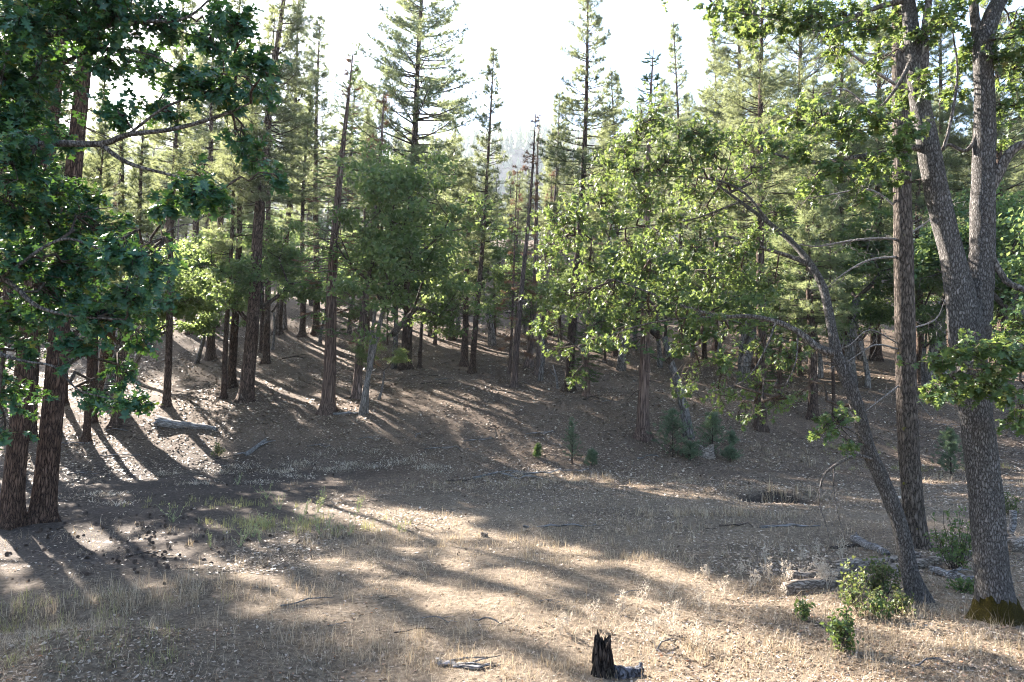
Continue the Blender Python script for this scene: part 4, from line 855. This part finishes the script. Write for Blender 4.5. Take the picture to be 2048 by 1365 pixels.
# sticks
sm = []
for q in range(5):
    mb = MB(); L = 1.0; P = twig_curve(r, np.array([-.5, 0, .02]), np.array([.5, 0, .02]), .02, 6, .035); mb.tube(P, np.linspace(.022, .010, 7), 6)
    for w in range(q % 3): c = P[2 + w]; mb.tube([c, c + [.15, .12 * (1 if w else -1), .05], c + [.3, .2 * (1 if w else -1), .03]], [.012, .008, .004], 5)
    sm.append((mb.mesh('stick', MAT['weathered']), mb.mesh('stick', MAT['twig'])))
for x_, y_, L, rz, dk, lb in [(470, 1147, .5, .1, 1, 'dark fallen stick on the grass left of the two bare meadow streaks'), (615, 1208, .7, .5, 0, 'grey fallen stick beside the sunny streak in the near grass'), (780, 1198, .35, .6, 1, 'dark fallen stick chip near the sunny streak'), (1100, 1207, .35, .0, 0, 'grey fallen stick short, in the grass above the charred stump'), (1120, 1055, 1.6, .03, 0, 'grey fallen stick longest on the mid meadow'), (1480, 1055, .9, -.1, 1, 'dark fallen stick below the meadow hollow'), (165, 950, .9, .3, 0, 'grey fallen stick at the foot of the thick pines'), (240, 912, 1.3, .15, 0, 'grey fallen stick curving below the grey slope log'), (270, 880, 1., -.2, 1, 'dark fallen stick crossing the dark soil below the slender red pine'),
        (640, 895, .9, .1, 0, 'grey fallen stick right of the forked deadwood'), (1090, 870, 1.5, .3, 0, 'grey fallen stick on the slope below the dead spires'), (1160, 945, 1.3, -.2, 0, 'grey fallen stick under the thin pine sapling'), (1100, 950, 1.8, .2, 0, 'grey fallen stick in the brush line left of the sapling'), (1010, 958, 2., .1, 0, 'grey fallen stick in the brush line at the slope foot'), (930, 965, 1.2, -.1, 1, 'dark fallen stick at the left end of the brush line'), (600, 720, 2., .6, 1, 'dark fallen stick far up the slope under the leaning pine'), (860, 770, 2., -.4, 1, 'dark fallen stick up the slope under the big pine'), (1195, 800, 1.5, .5, 1, 'dark fallen stick up the slope near the grey snag'), (300, 1115, .8, .15, 1, 'dark fallen stick among the pine cones'), (380, 1140, .5, -.2, 1, 'dark fallen stick just below the pine cones'),
        (680, 1250, .3, .5, 0, 'grey fallen stick in the near grass left of centre'), (880, 1245, .5, -.4, 0, 'grey fallen stick in the sunny near grass'), (830, 1265, .5, .15, 1, 'dark fallen stick above the bottom-edge branch'), (1430, 1060, .4, 0, 1, 'dark fallen stick on the mid meadow near the hollow'), (1260, 1190, .5, .5, 0, 'grey fallen stick above the charred stump toward the weeds'), (1880, 1330, .6, .3, 0, 'grey fallen stick on the leaf litter at bottom right'), (1480, 885, .9, .2, 0, 'grey fallen stick below the juniper seedlings'), (1750, 880, .9, -.3, 1, 'dark fallen stick behind the leaning oak trunk'), (740, 880, .9, .2, 0, 'grey fallen stick below the cedar foot'), (520, 1000, .5, .4, 1, 'dark fallen stick near the green weeds'), (990, 1250, .6, -.3, 0, 'grey fallen stick in the near grass at bottom centre'), (1340, 1290, .6, .9, 0, 'grey fallen stick in the bleached weeds right of the stump')]:
    p = hit(x_, y_); o = link('stick', sm[int(r.integers(5))][dk]); o.location = p + [0, 0, .01]; o.scale = (L, L * .8, L * .8); o.rotation_euler = (0, 0, rz + r.uniform(-.1, .1))
    tag(o, lb, 'stick', 'sticks on the ground')

tr_ = np.random.default_rng(12)
for i in range(46):
    p = hit(tr_.uniform(120, 1900), tr_.uniform(690, 930)); o = link('twig', sm[i % 5][int(tr_.random() < .45)]); o.location = p + [0, 0, .01]; L = tr_.uniform(.5, 1.7); o.scale = (L, L * .6, L * .6); o.rotation_euler = (0, 0, tr_.uniform(0, 6.3)); tag(o, 'thin fallen twig in the leaf litter of the wooded slope', 'twig', 'twigs on the wooded slope')
# logs and dead wood
def log(name, label, ends, r0, r1, mat, seg=14, jag=.12, branches=(), lift=.6, seed=1):
    A, B = hit(*ends[0]), hit(*ends[1]); n = 16; t = np.linspace(0, 1, n)[:, None]; P = A + (B - A) * t
    P[:, 2] = np.maximum(H(P[:, 0], P[:, 1]), P[:, 2] - .05) + np.linspace(r0, r1, n) * lift; P += .02 * vnoise(np.hstack([t * 6 + seed, t * 0, t * 0 + seed])) [:, None]
    root = thing(name, label, 'log', (A + B) / 2); o = (A + B) / 2
    a = np.arange(seg) * 2 * PI / seg; S = np.linspace(0, 4, n)
    pr = 1 + .12 * vnoise(np.stack([np.cos(a)[None] * 2 + 0 * S[:, None], np.sin(a)[None] * 2 + 0 * S[:, None], S[:, None] * 2 + seed + 0 * a[None]], -1)) + jag * vnoise(np.stack([np.cos(a)[None] * 5 + 0 * S[:, None], np.sin(a)[None] * 5 + 0 * S[:, None], S[:, None] * .8 + seed + 0 * a[None]], -1))
    V_, Q, T = tube(P, np.linspace(r0, r1, n), seg, True, pr); V_[:seg] += (B - A) / np.linalg.norm(B - A) * r.uniform(-.18, .02, seg)[:, None] * r0 * 4; V_[(n - 1) * seg:n * seg] += (B - A) / np.linalg.norm(B - A) * r.uniform(-.06, .25, seg)[:, None] * r1 * 5
    mb = MB(); mb.add(V_, T, Q); mb.build('bole', MAT[mat], root, origin=o)
    for (u, dx, dy, dz, rr) in branches:
        c = A + (B - A) * u; c[2] = P[int(u * (n - 1)), 2]; mb = MB(); mb.tube([c, c + np.array([dx, dy, dz]) * .5 + [0, 0, .02], c + [dx, dy, dz]], [rr, rr * .75, rr * .35], 7); mb.build('branch_stub', MAT[mat], root, origin=o)
    return root
log('log', 'short weathered grey log on the shaded slope at left', ((318, 850), (432, 862)), .20, .08, 'weathered', branches=((.06, -.45, .3, .25, .07), (.08, -.25, -.35, -.02, .08)), seed=3)
log('log', 'forked bleached grey deadwood lying below the grey log', ((494, 912), (530, 884)), .09, .06, 'weathered', branches=((.5, .35, .25, .18, .05), (.35, .2, .5, .22, .05), (.1, -.35, -.35, .0, .04), (.75, .5, .1, .1, .04)), seed=5)
log('log', 'thin grey log between the cedar foot and the two oak stems', ((662, 831), (716, 828)), .06, .04, 'weathered', branches=((.5, .3, .2, .15, .02),), seed=6)
log('log', 'sunlit buff log with a broken end beside the green bush', ((1572, 1190), (1668, 1170)), .10, .085, 'driftwood', seed=7)
log('log', 'grey decaying log just behind the sunlit buff log', ((1582, 1164), (1690, 1150)), .09, .07, 'driftwood', seed=8)
log('log', 'bleached pale log pointing toward the leaning oak trunk', ((1712, 1085), (1772, 1112)), .09, .065, 'weathered', branches=((.05, -.03, -.02, .14, .03),), seed=9)
log('log', 'long brown log lying behind the foot of the leaning oak', ((1672, 1142), (1830, 1118)), .10, .08, 'driftwood', seed=10)
log('log', 'long mossy-grey log between the leaning oak and the twin oak', ((1772, 1150), (1935, 1112)), .10, .07, 'driftwood', seed=11)
log('log', 'splintered grey log near the moss-footed oak', ((1862, 1148), (1945, 1166)), .07, .05, 'weathered', branches=((.5, .3, .2, .1, .03), (.3, .3, -.15, .1, .02)), seed=12)
log('log', 'dark rotten log at the right edge behind the twin oak', ((2018, 1100), (2110, 1088)), .14, .12, 'driftwood', branches=((.2, -.1, .3, .35, .05),), seed=13)
log('log', 'dark thin log lying below the drooping dead branch', ((1662, 1098), (1720, 1094)), .04, .03, 'twig', seed=14)
log('log', 'grey thin log flat on the meadow below the hollow', ((1520, 1057), (1640, 1052)), .035, .02, 'weathered', seed=15)
log('log', 'bundle-like splintered grey branch at the bottom edge', ((872, 1333), (960, 1345)), .035, .02, 'weathered', branches=((.2, .35, .12, .03, .015), (.4, .4, -.1, .02, .015), (.6, .4, .18, .04, .012), (.1, .5, .02, .05, .014)), seed=16)
log('log', 'grey crooked branch sweeping the bottom edge', ((955, 1340), (1012, 1330)), .016, .01, 'weathered', seed=17)
p = hit(2012, 1090); mb = MB(); mb.tube(smooth_path([p + [-.35, 0, .02], p + [-.1, 0, .12], p + [.12, 0, .28], p + [.16, 0, .62]], 4), np.linspace(.035, .06, 13), 10)
tag(mb.build('bent_branch', MAT['weathered']), 'pale bent dead branch upright at the right edge', 'branch')

def stump(name, label, x, y, rad, ht, mat, seed, seg=44):
    c = hit(x, y); q = np.random.default_rng(seed); root = thing(name, label, 'stump', c); a = np.arange(seg) * 2 * PI / seg
    top = ht * (.86 + .12 * vnoise(np.stack([np.cos(a) * 1.2, np.sin(a) * 1.2, 0 * a + seed], -1))) + q.uniform(-.16, .12, seg) * ht
    lv = np.array([-.15, 0, .12, .3, .5, .7, .85, 1.0]); mb = MB()
    rr = rad * (1 + .35 * np.exp(-np.maximum(lv, 0) * 5))[:, None] * (1 + .12 * vnoise(np.stack([np.cos(a)[None] * 3 + 0 * lv[:, None], np.sin(a)[None] * 3 + 0 * lv[:, None], lv[:, None] * 1.5 + seed + 0 * a[None]], -1)) + q.uniform(-.06, .06, (1, seg)))
    Vo = np.stack([rr * np.cos(a)[None], rr * np.sin(a)[None], np.where(lv[:, None] < 0, lv[:, None], lv[:, None] * top[None])], -1)
    Vi = Vo[::-1].copy(); Vi[..., :2] *= .62; Vi[..., 2] = np.maximum(Vi[..., 2] - .02, ht * .45 * lv[::-1][:, None])
    A = np.concatenate([Vo, Vi]); n = len(A); i = np.arange(n - 1)[:, None] * seg; j = np.arange(seg)[None]; j2 = (j + 1) % seg
    mb.add(A.reshape(-1, 3), None, np.stack([i + j, i + j2, i + seg + j2, i + seg + j], -1).reshape(-1, 4)); mb.build('shell', MAT[mat], root, False); return root, c
root, c = stump('stump', 'charred black stump with a jagged top at the bottom edge', 1206, 1352, .085, .385, 'charred', 3)
q = np.random.default_rng(8)
for k in range(16):
    a = q.uniform(0, 6.28); h_ = q.uniform(.22, .42); mb = MB(); pr = .086 * np.array([math.cos(a), math.sin(a), 0]); s_ = np.array([-math.sin(a), math.cos(a), 0]) * .016
    mb.tube([pr * 1.18 + [0, 0, h_ - .2], pr * 1.05 + [0, 0, h_ - .08], pr * .98 + [0, 0, h_]], [.018, .016, .004], 5); mb.build('splinter', MAT['charred'], root, False)
def rot_log():
    A = hit(1235, 1358); B = hit(1282, 1352); mb = MB(); P = np.array([A + (B - A) * t for t in np.linspace(-.1, 1, 10)]); P[:, 2] += .03; a = np.arange(16) * 2 * PI / 16
    pr = 1 + .35 * vnoise(np.stack([np.cos(a)[None] * 3 + 0 * P[:, :1], np.sin(a)[None] * 3 + 0 * P[:, :1], np.arange(10)[:, None] * .9 + 0 * a[None]], -1)); V_, Q, T = tube(P, np.linspace(.08, .055, 10), 16, True, pr); mb.add(V_, T, Q); mb.tube([B - [0.02, 0, .02], B + [.0, 0, .12]], [.035, .02], 8)
    tag(mb.build('rotten_log', MAT['ashy']), 'ash-blue rotten log fallen beside the charred stump', 'log')
rot_log()
stump('stump', 'small brown stump among the juniper seedlings', 1412, 912, .26, .42, 'driftwood', 6)
stump('stump', 'tiny low stump in the meadow left of centre', 968, 1074, .07, .09, 'driftwood', 9)

# junipers, seedlings and bushes
def shrub(name, label, cat, x, y, hpx, wpx, leafm, kind='juniper', seed=1, n=90, trunk_m='twig', tip_pale=False):
    c = hit(x, y); d = c[1]; ht = hpx / F * d; wd = wpx / F * d / 2; q = np.random.default_rng(seed); root = thing(name, label, cat, c)
    st = MB(); fo = MB(); TP, TD = [], []
    if kind in ('juniper', 'sapling'):
        st.tube([[0, 0, -.05], [0.02, 0, ht * .5], [0, 0, ht]], [.012 + .012 * ht, .008 + .006 * ht, .004], 6)
        for k in range(n):
            t = q.uniform(.06, 1) ** .9; L = wd * (1 - t) ** .6 * q.uniform(.3, 1.3) + .03; az = q.uniform(0, 6.28); e = q.uniform(.1, .8); p0 = np.array([0, 0, ht * t]); d_ = np.array([math.cos(az) * math.cos(e), math.sin(az) * math.cos(e), math.sin(e)]); p1 = p0 + d_ * L
            st.tube([p0, p1], [.006, .003], 3, 0, False)
            for w in range(3 if kind == 'juniper' else 2): TP.append(p0 + (p1 - p0) * q.uniform(.25, 1) + q.normal(size=3) * .03); TD.append(d_ + rdir(q, 1)[0] * .6 + [0, 0, .3])
        tm = needle_tuft(22, .12 if kind == 'juniper' else .08, .011, seed, 1.0, (10, 60), .08)
    else:
        for k in range(n // 6):
            az = q.uniform(0, 6.28); rr = q.uniform(.1, 1) * wd; e = np.array([math.cos(az) * rr, math.sin(az) * rr, ht * q.uniform(.45, 1.05) * (1.05 - .4 * (rr / wd) ** 2)]); P = twig_curve(q, np.array([math.cos(az) * rr * .15, math.sin(az) * rr * .15, -.04]), e, .0, 5, .05); st.tube(P, np.linspace(.008, .003, 6), 4, 0, False)
            for w in range(6):
                c_ = P[int(q.integers(2, 6))]; e2 = c_ + (rdir(q, 1)[0] + [0, 0, .3]) * .10; st.tube([c_, e2], [.003, .002], 3, 0, False)
                for z in range(7): TP.append(c_ + (e2 - c_) * q.uniform(.2, 1.2) + q.normal(size=3) * .02); TD.append(rdir(q, 1)[0] + [0, 0, .3])
        tm = (LEAF4[0] * [.045, .045, .055], LEAF4[1])
    TP, TD = np.array(TP), np.array(TD); scatter(fo, tm[0], tm[1], TP, frames(TD, rdir(q, len(TD))), q.uniform(.7, 1.2, len(TP)))
    st.build('stem', MAT[trunk_m], root); f = fo.build('foliage', MAT[leafm], root, False); return root
J = 'juniper'
shrub('juniper', 'tallest spreading juniper with a pale tip beside the straight cedar', J, 1345, 915, 92, 120, 'juniper', seed=1, n=130)
shrub('juniper', 'dense blue-green juniper standing over the small brown stump', J, 1425, 912, 82, 90, 'juniper', seed=2, n=130)
shrub('juniper', 'low blue-green juniper left of the small brown stump', J, 1380, 922, 34, 70, 'juniper', seed=3, n=80)
shrub('juniper', 'lone small juniper uphill of the brown stump', J, 1464, 892, 26, 28, 'juniper', seed=4, n=50)
shrub('juniper', 'low juniper at the downhill end of the seedling group', J, 1460, 925, 26, 60, 'juniper', seed=5, n=70)
shrub('juniper', 'small round blue-green juniper right of the thin pine sapling', J, 1184, 932, 28, 34, 'juniper', seed=6, n=60)
shrub('pine_sapling', 'thin upright pine sapling on the open slope', 'sapling', 1144, 928, 88, 52, 'juniper', 'sapling', seed=7, n=90)
shrub('juniper', 'tiny dark evergreen seedling left of the thin sapling', J, 1075, 916, 26, 18, 'cedar_spray', seed=8, n=34)
shrub('juniper', 'dusky juniper half hidden behind the twin-stemmed oak', J, 1902, 950, 88, 80, 'juniper', seed=9, n=120)
shrub('bush', 'small olive-green tuft bush on the bare shaded slope', 'bush', 433, 914, 26, 36, 'bush_leaf', 'bush', seed=10, n=60)
shrub('bush', 'bright green leafy bush in front of the sunlit buff log', 'bush', 1712, 1232, 96, 100, 'bush_leaf', 'bush', seed=11, n=60)
shrub('bush', 'feathery green bush tucked against the leaning oak trunk', 'bush', 1762, 1195, 70, 70, 'bush_leaf', 'bush', seed=12, n=110)
shrub('bush', 'dark broad-leaved shrub between the lichened pine and twin oak', 'bush', 1908, 1140, 105, 90, 'oak_leaf', 'bush', seed=13, n=140)
shrub('bush', 'low sprawling green sprig on the leaf litter at bottom right', 'bush', 1690, 1305, 75, 50, 'oak_leaf', 'bush', seed=14, n=70)
shrub('bush', 'little green oak seedling beside the bright green bush', 'bush', 1762, 1240, 34, 40, 'oak_leaf', 'bush', seed=15, n=40)
shrub('bush', 'little green sprig between the two oak feet', 'bush', 1928, 1185, 30, 50, 'oak_leaf', 'bush', seed=16, n=40)
shrub('bush', 'single dark sprig on the litter below the buff log', 'bush', 1607, 1240, 30, 28, 'oak_leaf', 'bush', seed=17, n=24)
shrub('bush', 'small leafy sprout at the right edge above the bent branch', 'bush', 2025, 1030, 40, 50, 'bush_leaf', 'bush', seed=18, n=50)
shrub('bush', 'brownish ground shrub at the foot of the leaning oak', 'bush', 1800, 1225, 40, 90, 'bush_leaf', 'bush', seed=19, n=60)

# green stalk weeds and bleached dry weeds
def weed_mesh(seed, mat, h=.32, stalks=5, fluff=True):
    q = np.random.default_rng(seed); mb = MB(); TP, TD = [], []
    for k in range(stalks):
        e = np.array([q.normal() * .12, q.normal() * .12, h * q.uniform(.6, 1.1)]); P = twig_curve(q, np.array([q.normal() * .02, q.normal() * .02, -.03]), e, .03, 5, .04); mb.tube(P, np.linspace(.005, .0025, 6), 4, 0, False)
        for w in range(14 if fluff else 10): TP.append(P[int(q.integers(1 if not fluff else 2, 6))] + q.normal(size=3) * .012); TD.append(rdir(q, 1)[0] + [0, 0, .5])
        if fluff:
            for w in range(3): c_ = P[int(q.integers(2, 5))]; e2 = c_ + (rdir(q, 1)[0] * .8 + [0, 0, .5]) * .09; mb.tube([c_, e2], [.003, .002], 3, 0, False); TP += [e2 + q.normal(size=3) * .01 for z in range(6)]; TD += [rdir(q, 1)[0] for z in range(6)]
    TP, TD = np.array(TP), np.array(TD); scatter(mb, LEAF4[0] * [.02, .02, .035], LEAF4[1], TP, frames(TD, rdir(q, len(TP))), q.uniform(.7, 1.4, len(TP))); return mb.mesh('weed', MAT[mat], False)
wg = [weed_mesh(s, 'weed_green', .36, 6, False) for s in (1, 2, 3)]; wp = [weed_mesh(s, 'pale_weed', .42, 5, True) for s in (4, 5, 6, 7)]
for i, (x_, y_) in enumerate([(505, 1075), (520, 1085), (530, 1060), (490, 1080), (610, 1030), (600, 1045), (640, 1070), (655, 1060), (590, 1070), (560, 1020), (420, 1095), (345, 1045), (700, 1070), (715, 1025), (530, 1000), (475, 970), (645, 1010), (800, 1065), (480, 1095), (635, 1025)]):
    p = hit(x_, y_); o = link('weed', wg[i % 3]); o.location = p; s_ = r.uniform(.7, 1.25); o.scale = (s_,) * 3; o.rotation_euler = (0, 0, r.uniform(0, 6.3)); tag(o, 'pale green upright weed in the shaded dry grass', 'weed', 'green weeds in the meadow')
for i, (x_, y_) in enumerate([(1640, 1172), (1655, 1178), (1660, 1165), (1575, 1172), (1540, 1165), (1510, 1170), (1590, 1160), (1345, 1245), (1330, 1270), (1360, 1285), (1300, 1260), (1240, 1230), (1120, 1270), (1135, 1265), (1400, 1215), (1420, 1240), (1450, 1200), (1385, 1300), (1480, 1150), (1530, 1130), (1600, 1120), (1560, 1110), (1640, 1110), (1180, 1255), (1310, 1295), (1280, 1215), (1340, 1200), (1680, 1120), (1500, 1180), (1420, 1160)]):
    p = hit(x_, y_); o = link('dried_weed', wp[i % 4]); o.location = p; s_ = r.uniform(.55, 1.0) * (1.15 if i < 4 else .85); o.scale = (s_,) * 3; o.rotation_euler = (r.uniform(-.2, .2), r.uniform(-.2, .2), r.uniform(0, 6.3)); tag(o, 'bleached dry weed stalk with withered seed heads', 'dry weed', 'bleached weeds in the near meadow')

# ------------------------------------------------------------------ haze
HAZE_D = .00018
m = M('haze'); vp = m.n('ShaderNodeVolumePrincipled'); vp.inputs['Color'].default_value = (.80, .89, 1.0, 1); vp.inputs['Density'].default_value = HAZE_D; vp.inputs['Anisotropy'].default_value = .35
m.l(vp.outputs[0], m.out.inputs['Volume'])
x0, x1, y0, y1, z0, z1 = -1250, 1250, -420, 1500, -8, 380
mb = MB(); mb.add([[x, y, z] for z in (z0, z1) for y in (y0, y1) for x in (x0, x1)], None, [[0, 2, 3, 1], [4, 5, 7, 6], [0, 1, 5, 4], [2, 6, 7, 3], [0, 4, 6, 2], [1, 3, 7, 5]])
tag(mb.build('haze', m.m, smooth=False), kind='stuff')
